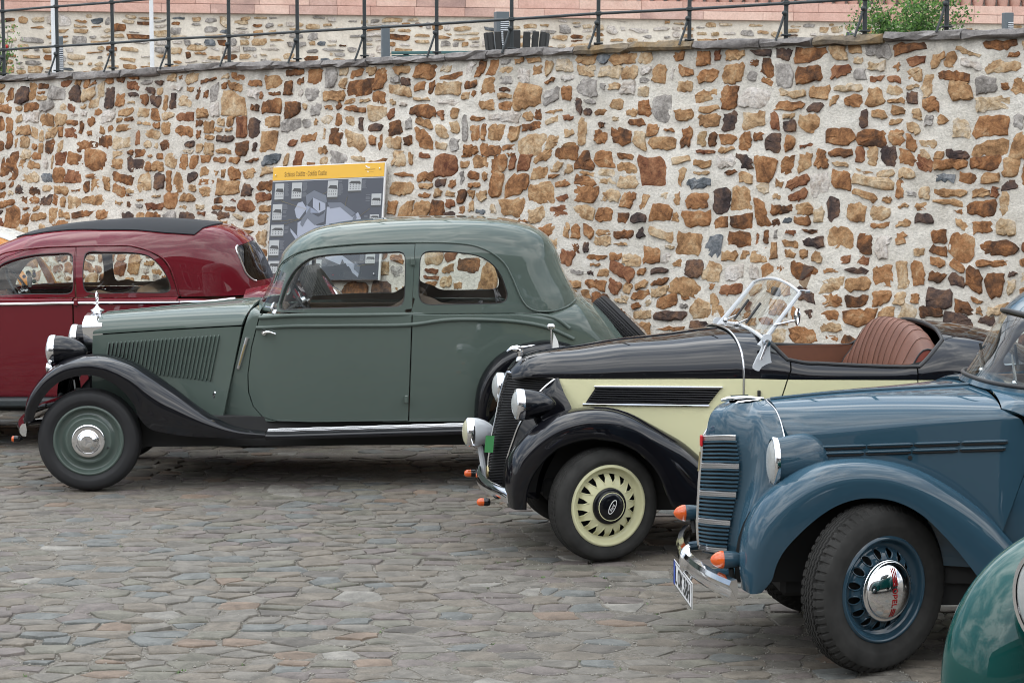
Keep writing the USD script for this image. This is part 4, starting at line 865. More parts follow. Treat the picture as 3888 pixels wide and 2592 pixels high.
rl_ = [(1850, 1616), (1862, 1545), (1882, 1490), (1912, 1445), (1945, 1412), (1990, 1390), (2040, 1382), (2085, 1385), (2130, 1400), (2172, 1428), (2205, 1468), (2225, 1525), (2240, 1600)]
rm = fender(g.pts(rt_, .68), g.pts(rl_, .76), [(0, .6), (1, .5)], [(0, .75), (.5, .77), (1, .72)], m=26)
g.part('rear_wing', rm, 'black_paint', 60); g.part('rear_wing', mirror(rm), 'black_paint', 60)
xa, xb_ = g.px(1008, 1650, .75)[0], g.px(1830, 1620, .75)[0]; za, zb2 = g.px(1008, 1636, .7)[1], g.px(1800, 1612, .7)[1]
zl, zl2 = g.px(1008, 1663, .76)[1], g.px(1761, 1629, .76)[1]
prof = np.array([(.60, 0.012), (.70, .006), (.745, -.004), (.757, -.02), (.75, -.04), (.70, -.045)]); nx = 20
RB = np.array([[[xa + (xb_ - xa) * k, -t_, (za + (zb2 - za) * k) + dz - .012] for t_, dz in prof] for k in np.linspace(0, 1, nx)])
for s in (1, -1):
    v, f = sheet(RB); b = g.part('running_board', (v * [1, s, 1], f), 'black_paint', 60)
    for j, (t_, dz) in enumerate(((.645, .012), (.668, .011), (.69, .009), (.712, .005))): g.part('tread_strip', tube([(xa + .01, -s * t_, za + dz - .007), (xb_ - .05, -s * t_, zb2 + dz - .007)], .003, 6), 'chrome', True, parent=b)
# wheels
zw = g.px(338, 1672, .72)[1]; xw = g.px(336, 1672, .72)[0]; Rw = zw + .004; xw2 = g.px(2042, 1640, .72)[0]
for (x_, nm) in ((xw, 0), (xw2, 0)):
    for s in (-1, 1):
        wp, put = wheel(g, (x_, zw, .725), Rw, .15, .215, GP, s, 0.0, tread=None)
        hc = g.part('hubcap', put(lathe(crv([(-.002, .108), (-.012, .104), (-.016, .085), (-.014, .07), (-.03, .062), (-.042, .045), (-.047, .038), (-.047, .001)], 40), 48)), 'chrome', 50, parent=wp)
        st_ = unary_union([Polygon([(-.0085, 0), (0, -.002), (.0085, 0), (0, .034)]), Polygon([(-.0085, 0), (0, -.002), (.0085, 0), (0, .034)])] + [affinity.rotate(Polygon([(-.0085, 0), (0, -.002), (.0085, 0), (0, .034)]), q, origin=(0, 0)) for q in (120, 240)])
        sm = flat(affinity.rotate(st_, 32, origin=(0, 0)), .004); g.part('star_emblem', put((sm[0] + [0, -.0515, 0], sm[1])), 'dull_chrome', False, parent=wp)
g.part('valve', bar((xw + .118, -.72, zw - .045), (xw + .130, -.735, zw - .046), .005), 'gasket')
# lamps, bumper
q = g.px(200, 1330, .42)
for s in (-1, 1): lamp(g, (q[0], s * .42, q[1]), .098, .225, 'black_paint', label='near side black headlight' if s < 0 else None); g.part('lamp_bracket', tube(crv([(q[0] + .1, s * .42, q[1] - .08), (q[0] + .14, s * .40, q[1] - .16), (q[0] + .16, s * .44, q[1] - .25)], 8), .022, 8), 'black_paint', 40)
q = g.px(178, 1398, .5); g.part('horn', xf(lathe(crv([(.0, .001), (.0, .034), (.01, .036), (.03, .03), (.05, .008), (.08, .006)], 16), 24, 'x'), None, (q[0], -.5, q[1])), 'chrome', 40)
q = g.px(62, 1632, .74); yy = np.linspace(-.74, .74, 31); bp = np.stack([q[0] - .05 + .09 * np.abs(yy / .74) ** 3, yy, np.full(31, q[1])], 1)
G_ = np.array([[p + (dx, 0, dz) for dx, dz in ((.02, -.042), (-.004, -.038), (-.017, -.02), (-.02, 0), (-.017, .02), (-.004, .038), (.02, .042), (.026, 0))] for p in bp]); v, f = sheet(G_, False, True); n8 = 8
f = np.vstack([f, [(0, k + 1, k) for k in range(1, 7)], [(240, 240 + k, 240 + k + 1) for k in range(1, 7)]]); g.part('front_bumper', (v, f), 'chrome', 50)
for s in (-1, 1): g.part('bumper_iron', bar((q[0] + .02, s * .45, q[1] + .01), (q[0] + .5, s * .4, q[1] + .05), .02), 'black_paint')
q = g.px(57, 1664, .6); b = g.part('indicator', xf(lathe(crv([(.0, .022), (.03, .02), (.055, .001)], 12), 20, 'x'), None, (q[0], -.62, q[1])), 'black_paint', 40); g.part('lens', xf(lathe(crv([(.0, .021), (-.014, .017), (-.019, .001)], 10), 20, 'x'), None, (q[0], -.62, q[1])), 'amber_lens', 40, parent=b)
q = g.px(806, 1497, .6); g.part('bonnet_catch', tube([(q[0], -.52, q[1] - .03), (q[0] + .004, -.53, q[1] + .0), (q[0] + .012, -.545, q[1] + .008)], [.008, .01, .006], 8), 'chrome', 40)
# spare wheel on the sloping tail
c = g.px(2386, 1262, 0.0); ang = radians(-45); Rsp = roty(radians(45)) ; Tm = np.stack([np.array([cos(radians(45)), 0, -sin(radians(45))]), np.array([0, 1., 0])], 1)
def on_tail(m, c, nx, nz, back):
    """turns a wheel made round y so that its outer face looks along (nx, nz)"""
    v = np.asarray(m[0], float); N_ = np.array([nx, 0, nz]) / np.hypot(nx, nz); A_ = np.array([N_[2], 0, -N_[0]]); B_ = np.array([0, 1., 0])
    return np.outer(v[:, 0], A_) + np.outer(v[:, 2], B_) - np.outer(v[:, 1] - back, N_) + [c[0], 0, c[1]], m[1]
sw = g.part('spare_wheel', on_tail(lathe(crv([(.0, .2), (-.01, .19), (-.008, .12), (-.02, .1), (-.03, .05), (-.034, .001)], 30), 60), c, 1, 1, .06), 'chrome', 50)
g.part('tyre', on_tail(tyre_mesh(.315, .205, .14, 'rib', squash=-1), c, 1, 1, .06), 'rubber', 38, parent=sw)
g.part('rear_bumper', tube(crv([(x_end - .1, -.7, .42), (x_end + .03, -.4, .42), (x_end + .05, 0, .42), (x_end + .03, .4, .42), (x_end - .1, .7, .42)], 24), .035, 10), 'chrome', 40)
# cabin fittings
interior(g, xs + .25, tail[0, 0] - .05, .585, sill + .06, [], zc - .02)
xs1 = g.px(1512, 1120, .3)[0]
for y_ in (-.29, .29): s_ = g.part('front_seat', cushion((xs1 - .22, y_, sill + .3), (.5, .48, .18), .07), 'tan_cloth', 50); g.part('backrest', cushion((xs1 + .07, y_, sill + .5), (.15, .48, .62), .07, ang=.2), 'tan_cloth', 50, parent=s_)
s_ = g.part('rear_seat', cushion((tail[0, 0] - .5, 0, sill + .32), (.5, 1.1, .2), .07), 'tan_cloth', 50); g.part('backrest', cushion((tail[0, 0] - .24, 0, sill + .5), (.16, 1.1, .46), .07, ang=.25), 'tan_cloth', 50, parent=s_)
g.part('dashboard', bx((xf_ + .13, 0, zc - .09), (.1, 1.12, .16), .02), 'trim_wood')
q = g.px(1150, 1135, .3); steering_wheel(g, (q[0], -.3, q[1] - .02), .19, -.55)
g.part('interior_mirror', bx((xf_ + .38, 0, zc + .30), (.02, .16, .05), .006), 'gasket')
chassis(g, xw + .25, x_end - .35, .56, .26, sill + .03)
# ------------------------------------------------------------------ the black and cream roadster
k = Car('black_cream_roadster', 'black and cream open roadster with its brown seat back in view', (2290, 2130), radians(8), .60); BP = 'black_paint'
nose = [(1930, 1402), (1955, 1374), (1981, 1354), (2051, 1332), (2185, 1315), (2338, 1290), (2529, 1270), (2700, 1247), (2800, 1240)]
NZ = k.pts(nose, 0.0); x0 = NZ[0, 0]; a1, a2 = k.px(2121, 1434, .27), k.px(2822, 1435, .54); xs = k.px(2826, 1430, .54)[0]; zrail = float(k.px(3200, 1440, .6)[1]); zs_ = float(a2[1])
low = float(k.px(2600, 1760, .45)[1]) - .12
bl = Loft([(x0, .10), (x0 + .06, .20), (a1[0], .275), (a1[0] + .5, .40), (xs, .53)], low, [(x0, NZ[0, 1] - .05), (x0 + .1, a1[1] + .0), (a1[0], a1[1]), (xs, a2[1])], [tuple(q) for q in NZ], [(x0, 2.2), (x0 + .3, 2.3), (xs, 2.5)], .0)
xse = xs - .006
shell_part(k, 'bonnet_top', bl, sbox(x0 + .005, .0, xse, 1.0), BP, .03, .03)
cr_ = hits(k, bl, [(2121, 1436), (2140, 1487), (2171, 1557), (2215, 1640)], .3); sd = Polygon(list(zip(*[cr_[:, 0], bl.inv(cr_[:, 0], cr_[:, 1])[1]])) + [(cr_[-1, 0] + .1, -1), (xse, -1), (xse, -.008), (cr_[0, 0], -.008)])
cs_ = shell_part(k, 'bonnet_side', bl, sd, 'cream_paint')
ridge = bl.fwd(np.linspace(x0 + .08, xs - .02, 24), np.ones(24)); k.part('bonnet_hinge', tube(ridge + [0, 0, .001], .005, 6), BP, 40)
# side vent with slats and two bright strips
vq = hits(k, bl, [(2262, 1470), (2738, 1473), (2688, 1536), (2222, 1530)], .4); V_ = np.array([[x, -float(bl.lat(x, z)) - .002, z] for x, z in vq])
k.part('vent_panel', (V_, np.array([(0, 1, 2), (0, 2, 3)])), 'dark_void', False, parent=cs_)
for i in range(7):
    f_ = (i + .5) / 7; k.part('vent_slat', tube([V_[0] + (V_[3] - V_[0]) * f_ + (.006, -.006, 0), V_[1] + (V_[2] - V_[1]) * f_ + (-.006, -.006, 0)], .0042, 6), BP, True, parent=cs_)
for A, B in (((2256, 1466), (2742, 1469)), ((2212, 1533), (2692, 1539))):
    P = crv(hits(k, bl, [A, ((A[0] + B[0]) / 2, (A[1] + B[1]) / 2), B], .4), 12); v = bl.fwd(*bl.inv(P[:, 0], P[:, 1])); v[:, 1] -= .006; k.part('vent_trim', tube(v, .0065, 8), 'chrome', 40, parent=cs_)
# grille: V-shaped, closely barred, bright edges
RP = k.pts([(1928, 1412), (1905, 1487), (1886, 1583), (1870, 1659), (1858, 1742), (1854, 1793), (1854, 1855)], 0.0)
EP = [((2112, 1434), .255), ((2054, 1484), .235), ((1974, 1608), .20), ((1949, 1672), .175), ((1930, 1729), .155), ((1917, 1787), .135), ((1910, 1850), .12)]
EE = np.array([[*k.px(*p, t)[:1], -t, k.px(*p, t)[1]] for p, t in EP]); RR = np.stack([RP[:, 0], np.zeros(7), RP[:, 1]], 1)
Rc, Ec = crv(RR, 44), crv(EE, 44)
def vee(a, b, bow=.03):
    m = (a + b) / 2 + np.array([-bow, 0, .0]); h = crv([b, m, a], 9); o = h[::-1][1:].copy(); o[:, 1] *= -1; return np.vstack([h, o])
for i in range(1, 43): k.part('grille_bar', tube(vee(Rc[i], Ec[i]), .0038, 6), 'black_gloss', 50) if i else None
bk = np.array([vee(Rc[i] + (.014, 0, 0), Ec[i] + (.014, 0, 0)) for i in range(44)]); k.part('grille_backing', sheet(bk), 'dark_void', True)
for s in (1, -1): k.part('grille_edge', tube(Ec * [1, s, 1], .0085, 8), 'chrome', 40)
k.part('grille_ridge', tube(Rc + (-.004, 0, 0), .006, 8), 'chrome', 40); k.part('grille_top_trim', tube(vee(Rc[0], Ec[0], .02), .008, 8), 'chrome', 40)
CW = [((2121, 1434), .275), ((2140, 1487), .32), ((2171, 1557), .37), ((2150, 1640), .40), ((2110, 1720), .40), ((2070, 1800), .40), ((2045, 1900), .40)]
CC = crv(np.array([[k.px(*p, t)[0], -t, k.px(*p, t)[1]] for p, t in CW]), 44); G_ = np.stack([Ec, Ec * .5 + CC * .5 + np.array([-.012, -.012, 0]), CC], 1)
Gs = np.array([crv(r, 9) for r in G_]); k.part('catwalk', sheet(Gs), BP, True); k.part('catwalk', mirror(sheet(Gs)), BP, True)
qv = [RR[3] * (1 - f_) + EE[3] * f_ for f_ in (.25, .62)]; q1, q2 = k.px(1876, 1653, .06), k.px(1905, 1653, .12); q3, q4 = k.px(1899, 1717, .12), k.px(1871, 1717, .06)
k.part('permit_sticker', (np.array([[q1[0] - .045, -.05, q1[1]], [q2[0] - .04, -.12, q2[1]], [q3[0] - .04, -.12, q3[1]], [q4[0] - .045, -.05, q4[1]]]), np.array([(0, 1, 2), (0, 2, 3)])), 'sticker_green', False)
q = k.px(1870, 1790, .02); k.part('radiator_badge', xf(lathe([(-.006, .001), (-.006, .026), (0, .034), (.004, .034)], 24, 'x'), None, (q[0] - .03, -.02, q[1])), 'brass', 40)
# wings
ft = [(1930, 1925), (1923, 1838), (1939, 1742), (1974, 1685), (2019, 1640), (2083, 1595), (2146, 1567), (2210, 1553), (2274, 1549), (2338, 1554), (2402, 1573), (2465, 1605), (2529, 1640), (2593, 1678), (2657, 1733), (2720, 1795), (2800, 1870), (2880, 1918), (2990, 1932)]
fl = [(2003, 1940), (2006, 1870), (2025, 1812), (2050, 1772), (2085, 1732), (2121, 1704), (2175, 1682), (2225, 1670), (2275, 1669), (2338, 1679), (2402, 1705), (2453, 1745), (2491, 1790), (2516, 1840), (2535, 1890), (2561, 1930), (2650, 1938), (2760, 1948), (2990, 1955)]
fm = fender(k.pts(ft, .56), k.pts(fl, .66), [(0, .40), (.3, .36), (.6, .46), (1, .56)], [(0, .63), (.2, .665), (.8, .67), (1, .66)], m=30)
k.part('front_wing', fm, BP, 60, label='near side front wing with a rounded crown over the wheel'); k.part('front_wing', mirror(fm), BP, 60)
inner_wing(k, k.pts(ft, .56), [(0, .40), (.3, .36), (.6, .46), (1, .56)], BP)
# body behind the bonnet
deck = k.pts([(3385, 1219), (3562, 1222), (3680, 1236), (3728, 1248), (3850, 1300), (4000, 1400), (4080, 1500)], 0.0); xe = deck[-1, 0]
xw0 = k.px(2905, 1300, .5)[0]; cz = NZ[-1, 1] + .004; zdoor = float(k.px(3300, 1388, .57)[1])
xcr = k.px(3578, 1350, .42)[0]
kb = Loft([(xs, .53), (xw0, .575), (xw0 + .5, .62), (xcr - .2, .63), (xcr + .3, .58), (deck[3, 0] + .2, .50), (xe, .3)], [(xs, low), (deck[2, 0], low), (xe, low + .12)],
          [(xs, zs_), (xw0 + .5, zrail), (xcr, zrail - .01), (deck[2, 0], zrail - .05), (xe, low + .25)], [(xs, cz), (xw0 + .02, cz + .004), (xw0 + .25, zdoor + .09), (xcr - .35, zdoor + .08), (xcr, deck[0, 1])] + [tuple(q) for q in deck if q[0] > xcr + .05], [(xs, 2.5), (xw0 + .3, 2.4), (xcr, 2.4), (xe, 2.2)], .04)
rim_ = hits(k, kb, [(2990, 1366), (3100, 1380), (3250, 1388), (3400, 1393), (3490, 1393)], .57); ra = kb.inv(rim_[:, 0], rim_[:, 1])[1]
CKE = [(xw0 + .03, .52)] + [(float(x), float(a_)) for x, a_ in zip(rim_[:, 0], ra)] + [(xcr - .02, .5), (xcr, .7), (xcr, 1.0)]
ck = Polygon(CKE[:-1] + [(xcr, 1.1), (xw0 - .03, 1.1), (xw0 - .02, .8)]).buffer(.0)
top_ = sbox(xs + .003, 0, xe, 1.0).difference(ck)
dx = hits(k, kb, [(3005, 1374), (2946, 1505)], .58); xd = dx[:, 0]; xd2 = k.px(3474, 1396, .57)[0]
cuts = unary_union([LineString([(xd[0], .40), (xd[0] - .01, .1), (xd[1], -.35), (xd[1] - .04, -.9)]).buffer(.004), LineString([(xd2, .42), (xd2 - .01, -.9)]).buffer(.004)])
shell_part(k, 'body_top', kb, top_.difference(cuts), BP, .03, .03)
shell_part(k, 'body_side', kb, sbox(xs + .003, -1, xe, -.006).difference(cuts).difference(sbox(deck[2, 0] - .25, -1, deck[2, 0] + .35, -.25)), 'cream_paint')
shell_part(k, 'body_gap', kb, sbox(xs + .003, -1, xe - .05, .3), 'dark_void', .06, .06, 0, off=-.02)
e = np.array(LineString(CKE).segmentize(.02).coords); v = kb.fwd(e[:, 0], e[:, 1]); vv = np.vstack([v, (v * [1, -1, 1])[::-1][1:]]); k.part('cockpit_rim', tube(vv + (0, 0, .002), .011, 8), 'gasket', 40)
sp_ = kb.fwd(np.full(24, xs), np.linspace(-.55, 1, 24)); v = np.vstack([sp_, (sp_ * [1, -1, 1])[::-1][1:]]); k.part('cowl_trim', tube(v + (0, 0, 0.001), .006, 8), 'dull_chrome', 40)
q = hits(k, kb, [(2881, 1493)], .57)[0]; k.part('door_catch', bx((q[0], -float(kb.lat(*q)) - .004, q[1]), (.016, .02, .034), .004), 'gasket')
# interior, bench
IN = lambda s: np.array([[(x, s * (float(kb.fwd(x, .22)[..., 1]) * -1 - .035), z) for x in np.linspace(xw0 + .05, xcr - .05, 20)] for z in np.linspace(low + .1, zdoor + .005, 6)])
for s in (-1, 1): k.part('door_trim', sheet(IN(s)), 'trim_brown', True)
k.part('floor', bx(((xw0 + xcr) / 2, 0, low + .04), (xcr - xw0 + .3, 1.0, .04)), 'underbody'); k.part('cockpit_back', bx((xcr - .06, 0, (low + zdoor) / 2), (.03, 1.1, zdoor - low)), 'trim_dark')
bxs = k.px(3436, 1392, .50)[0]; ztop = float(k.px(3300, 1212, .05)[1]); ny = 90; yy = np.linspace(-.53, .53, ny); G_ = []
for y_ in yy:
    u_ = abs(y_) / .53; zt_ = ztop - .0 - .125 * u_ ** 3.2; ch = .013 * (1 - abs(sin(pi * (y_ + .53) / .088)) ** .6)
    sec = [(bxs - .02 - ch, low + .15), (bxs - .02 - ch, zdoor - .1), (bxs + .035 - ch, zt_ - .10), (bxs + .085, zt_ - .012 + ch * .3), (bxs + .125, zt_), (bxs + .175, zt_ - .025), (bxs + .2, zt_ - .12), (bxs + .16, zdoor - .1)]
    G_.append([(x, y_, z) for x, z in crv(sec, 34)])
bb = k.part('seat_back', sheet(np.array(G_)), 'seat_leather', 60, label='ribbed brown leather bench back')
for y_ in np.arange(-.53 + .088, .5, .088): i_ = int(np.argmin(np.abs(yy - y_))); k.part('seat_seam', tube(np.array(G_[i_])[4:] + (-.002, 0, .002), .0018, 5), 'seat_seam_thread', True, parent=bb)
for s in (-1, 1):
    e = np.array(G_[0 if s < 0 else -1]); c_ = e.mean(0); c_[1] += s * .018; vv = np.vstack([e, c_]); n_ = len(e); k.part('seat_end', (vv, np.array([(i, i + 1, n_) for i in range(n_ - 1)])), 'seat_leather_red', True, parent=bb)
    k.part('seat_piping', tube(e + (0, s * .002, 0), .005, 6), 'gasket', True, parent=bb)
k.part('seat_cushion', cushion((bxs - .26, 0, low + .22), (.5, 1.05, .16), .06), 'seat_leather', 50)
# windscreen
b0, b1 = k.px(2903, 1290, .50), k.px(3037, 1112, .47); d_ = b1 - b0
def ws_pt(y, f): return np.array([b0[0] + d_[0] * f, y, b0[1] + d_[1] * f])
nb = 17; ys = np.linspace(-.5, .5, nb); bot = [ws_pt(y, 0) + (-.0, 0, .035 * (1 - (y / .5) ** 2)) for y in ys]; topc = [ws_pt(y * .94, 1) + (0, 0, .045 * (1 - (y / .5) ** 2)) for y in ys]
loop = np.vstack([bot, topc[::-1]]); fr = k.part('windscreen_frame', tube(np.vstack([bot]), .011, 8), 'silver_paint', 40)
k.part('frame_top', tube(topc, .009, 8), 'silver_paint', 40, parent=fr)
for s in (0, -1): k.part('frame_post', tube([bot[s] + (bot[s] - topc[s]) * .14, bot[s], topc[s]], [.019, .0145, .011], 8), 'silver_paint', 40, parent=fr)
G_ = np.array([[bot[i] * (1 - f) + topc[i] * f for f in (0.02, .35, .7, .98)] for i in range(nb)]); k.part('windscreen', sheet(G_), 'window_glass', True, parent=fr)
for s in (1, -1):
    y_ = -s * .5; fl_ = [(b0[0] - .02, b0[1] + .03), (b0[0] + .022, b0[1] + .03), (b0[0] + .015, b0[1] - .03), (b0[0] + .02, b0[1] - .1), (b0[0] + .035, b0[1] - .155), (b0[0] - .075, b0[1] - .15), (b0[0] - .06, b0[1] - .1), (b0[0] - .03, b0[1] - .04)]
    m = flat(Polygon(rnd(crv(fl_, 40, True), .004)), .022); k.part('windscreen_bracket', (m[0] + [0, y_ - s * .048 - .011, 0], m[1]), 'silver_paint', False, parent=fr)
    k.part('clamp_knob', join([xf(lathe([(-.02, .002), (-.018, .018), (.0, .024), (.02, .02)], 20), None, (b0[0] - .005, y_ - s * .06, b0[1] - .01)), bar((b0[0] - .005, y_ - s * .075, b0[1] - .01), (b0[0] - .04, y_ - s * .08, b0[1] - .10), .008)]), 'chrome', 40, parent=fr)
q = k.px(3015, 1201, .50); k.part('wing_mirror', join([xf(lathe([(-.02, .001), (-.016, .03), (-.004, .048), (.004, .046)], 28, 'x'), rotz(-.5), (q[0] + .015, -.52, q[1])), bar((q[0] - .11, -.50, q[1] - .045), (q[0], -.515, q[1] - .02), .007)]), 'chrome', 40)
for yw_, p_ in ((-.02, (2830, 1218)), (.24, (2770, 1200))):
    A = ws_pt(yw_, .0) + (-.03, 0, .045); B = ws_pt(yw_, .33) + (-.02, -.02, .0); w1, w2 = ws_pt(yw_ - .03, .14) + (-.022, -.03, .02), ws_pt(yw_ - .03, .58) + (-.022, -.01, .02)
    b = k.part('wiper', join([tube([A, B], .0045, 6), xf(trimesh.creation.icosphere(2, .014), None, A)]), 'dull_chrome', 40); k.part('wiper_blade', tube([w1, w2], .008, 6), 'gasket', 40, parent=b)
V_ = np.array([k.px(3024, 1070, .36), k.px(3052, 1000, .36), k.px(3094, 1022, .36), k.px(3068, 1104, .36)]); k.part('sun_visor', (np.array([[q[0], -.40 + .03 * i, q[1]] for i, q in enumerate(V_)]), np.array([(0, 1, 2), (0, 2, 3)])), 'tinted_glass', False)
q = k.px(3066, 1108, .40); k.part('visor_clip', join([bx((q[0], -.40, q[1]), (.03, .02, .02), .004), bx((q[0] - .03, -.38, q[1] + .005), (.05, .012, .012), .003)]), 'dull_chrome')
q = k.px(3045, 1132, .1); k.part('interior_mirror', bx((b1[0] + .02, .08, b1[1] - .03), (.02, .15, .05), .008), 'gasket')
q = k.px(2968, 1345, .26); steering_wheel(k, (q[0], -.27, q[1] - .06), .20, -.6)
k.part('dashboard', bx((xw0 + .06, 0, zdoor - .1), (.05, .98, .16), .015), 'trim_dark')
# wheels
hb = k.px(2299, 1920, .63); Rw = hb[1] + .003; xr2 = deck[2, 0] + .05; sil = float(k.px(2900, 1935, .62)[1])
FO = Ring([(0, .001), (0, .2)])
def ford_cap(put, wp):
    k.part('hubcap', put(lathe(crv([(-.004, .098), (-.016, .094), (-.02, .08), (-.03, .074), (-.040, .05), (-.043, .001)], 40), 48)), BP, 50, parent=wp)
    k.part('hubcap_ring', put(tube(np.stack([.074 * np.cos(np.linspace(0, 2 * pi, 40, endpoint=False)), np.full(40, -.0315), .074 * np.sin(np.linspace(0, 2 * pi, 40, endpoint=False))], 1), .002, 6, closed=True)), 'cream_paint', 40, parent=wp)
    el = affinity.scale(Point(0, 0).buffer(1, 24), .041, .017); ov = el.difference(affinity.scale(el, .9, .84)); tx = meshkit.text_mesh('Ford', .0135, .002); v = np.array(tx.vertices); v = np.stack([v[:, 0] - v[:, 0].mean(), -v[:, 2], v[:, 1] - .0065], 1); v[:, 0] += .25 * v[:, 2]
    o = flat(ov, .002); lg = join([o, (v, np.array(tx.faces))]); lg = (lg[0] + [0, -.0445, 0], lg[1]); k.part('maker_badge', put(xf(lg, roty(-radians(62)))), 'white_enamel', False, parent=wp)
for x_, st_ in ((hb[0], radians(16)), (xr2, 0)):
    for s in (-1, 1):
        wp, put = wheel(k, (x_, Rw - .003, .63), Rw, .135, .208, 'cream_paint', s, st_ if x_ == hb[0] else 0, tread='rib', style='slots', rubber='rubber_dusty'); ford_cap(put, wp)
rt_ = [(-.47, .30), (-.43, .5), (-.30, .66), (-.1, .745), (.1, .735), (.3, .64), (.45, .48), (.55, .30)]; rl_ = [(-.40, .29), (-.36, .42), (-.26, .53), (-.1, .585), (.08, .575), (.23, .5), (.34, .39), (.40, .28)]
rm = fender(np.array(rt_) + [xr2, 0], np.array(rl_) + [xr2, 0], [(0, .45), (1, .4)], [(0, .66), (1, .64)], m=22); k.part('rear_wing', rm, BP, 60); k.part('rear_wing', mirror(rm), BP, 60)
for s in (1, -1): k.part('running_board', bx(((k.px(2990, 1940, .6)[0] + xr2 - .42) / 2, s * .585, sil - .0), (xr2 - .42 - k.px(2990, 1940, .6)[0], .17, .035), .008), BP)
# lamps and bumper
q = k.px(1972, 1535, .40)
for s in (-1, 1): lamp(k, (q[0], s * .40, q[1]), .083, .20, BP, drop=.0, label='near side black headlight' if s < 0 else None); k.part('lamp_bracket', tube(crv([(q[0] + .09, s * .40, q[1] - .06), (q[0] + .12, s * .37, q[1] - .12), (q[0] + .17, s * .36, q[1] - .2)], 8), .02, 8), BP, 40)
q = k.px(1783, 1640, -.30); b = lamp(k, (q[0], .30, q[1]), .083, .15, 'silver_paint', 'yellow_lens', name='fog_lamp', label='silver fog lamp with a yellow lens'); k.part('lamp_stalk', tube([(q[0] + .06, .30, q[1] - .08), (q[0] + .09, .26, q[1] - .30)], .016, 8), 'silver_paint', 40)
n1 = k.px(1930, 1885, .52); yy = np.linspace(-.55, .55, 25); bp = np.stack([n1[0] - .085 * (1 - (yy / .55) ** 2), yy, np.full(25, n1[1])], 1); h_ = .040
G_ = np.array([[p + (dx, 0, dz) for dx, dz in ((.012, -h_), (-.006, -h_ * .8), (-.016, 0), (-.006, h_ * .8), (.012, h_), (.018, 0))] for p in bp]); v, f = sheet(G_, False, True); e_ = 24 * 6; f = np.vstack([f, [(0, j + 1, j) for j in range(1, 5)], [(e_, e_ + j, e_ + j + 1) for j in range(1, 5)]]); k.part('front_bumper', (v, f), 'chrome', 50)
for s in (-1, 1): k.part('bumper_iron', tube(crv([(n1[0] - .03, s * .3, n1[1]), (n1[0] + .1, s * .27, n1[1] + .02), (n1[0] + .3, s * .25, n1[1] + .02)], 8), .018, 8), BP, 40)
for (u, v), t in (((1835, 1905), .30), ((1786, 1796), -.36)):
    q = k.px(u, v, t); b = k.part('indicator', xf(lathe([(-.0, .021), (.02, .023), (.035, .018), (.04, .001)], 20, 'x'), None, (q[0], -t, q[1])), BP, 40); k.part('lens', xf(lathe(crv([(.002, .022), (-.02, .021), (-.033, .012), (-.036, .001)], 10), 20, 'x'), None, (q[0], -t, q[1])), 'amber_lens', 40, parent=b)
# mascot and pennant mast
q0, q1 = k.px(1925, 1332, 0), k.px(2036, 1312, 0); qb = k.px(1972, 1362, 0); zq = q0[1]
b = k.part('bonnet_mascot', join([tube(crv([(q0[0], 0, q0[1] - .004), (q0[0] + .03, 0, q0[1] + .012), (q0[0] + .07, 0, q0[1] + .004), (qb[0], 0, qb[1])], 16), np.r_[np.linspace(.006, .02, 8), np.linspace(.02, .012, 8)], 8), xf(lathe([(-.03, .022), (.0, .02), (.012, .013)], 16, 'z'), None, (qb[0], 0, qb[1]))]), 'chrome', 40)
for s in (-1, 1): k.part('mascot_wing', xf(crv_m := (np.array([[q0[0] + .03, 0, zq + .008], [q0[0] + .06, s * .022, zq + .02], [q1[0], s * .03, q1[1] + .004], [q0[0] + .08, s * .004, zq + .004], [q0[0] + .06, s * .008, zq - .004]]), np.array([(0, 1, 3), (1, 2, 3), (0, 3, 4), (3, 2, 4), (0, 4, 1), (1, 4, 2)]))), 'chrome', False, parent=b)
q = k.px(2092, 1240, -.50); b = k.part('marker_mast', join([bar((q[0] + .006, .50, q[1] - .22), (q[0], .50, q[1]), .005), xf(lathe(crv([(-.024, .001), (-.018, .014), (0, .017), (.018, .014), (.024, .001)], 14), 16, 'x'), None, (q[0], .5, q[1]))]), 'chrome', 40)
p1, p2, p3 = k.px(2102, 1262, -.5), k.px(2096, 1330, -.5), k.px(2124, 1330, -.5); p4 = k.px(2118, 1295, -.5); m = flat(Polygon([p1, p2, p3, p4]), .003); k.part('pennant', (m[0] + [0, .497, 0], m[1]), 'white_enamel', False, parent=b)
chassis(k, hb[0] + .3, xe - .3, .45, .24, low + .03)
k.part('front_cross_member', bx((hb[0] - .12, 0, .36), (.35, .8, .12), .02), 'underbody')
# ------------------------------------------------------------------ the blue saloon at the right, steered hard over
n = Car('blue_saloon', 'steel blue vintage saloon with a barred nose and its front wheel turned', (3308, 2548), radians(4), .58); n.doors = []; NP = 'blue_paint'
col3 = lambda car, L: np.array([[car.px(*p, t)[0], -t, car.px(*p, t)[1]] for p, t in L])
R_ = crv(col3(n, [((2770, 1530), 0), ((2705, 1562), 0), ((2684, 1625), 0), ((2676, 1720), 0), ((2668, 1815), 0), ((2663, 1910), 0), ((2660, 2000), 0), ((2667, 2095), 0)]), 60)
E_ = crv(col3(n, [((2842, 1530), .07), ((2845, 1592), .19), ((2857, 1668), .235), ((2842, 1763), .235), ((2828, 1858), .23), ((2813, 1952), .225), ((2799, 2047), .215), ((2797, 2110), .205)]), 60)
B_ = crv(col3(n, [((2908, 1518), 0.0), ((2950, 1566), .20), ((2973, 1636), .31), ((2985, 1720), .36), ((2960, 1820), .38), ((2905, 1910), .38), ((2865, 1990), .37), ((2850, 2100), .34)]), 60)
NS = np.array([crv([a, (a + b) / 2 + np.array([-.022, -.03, .004]), b, (b + c) / 2 + np.array([-.02, -.022, 0]), c], 40) for a, b, c in zip(R_, E_, B_)])
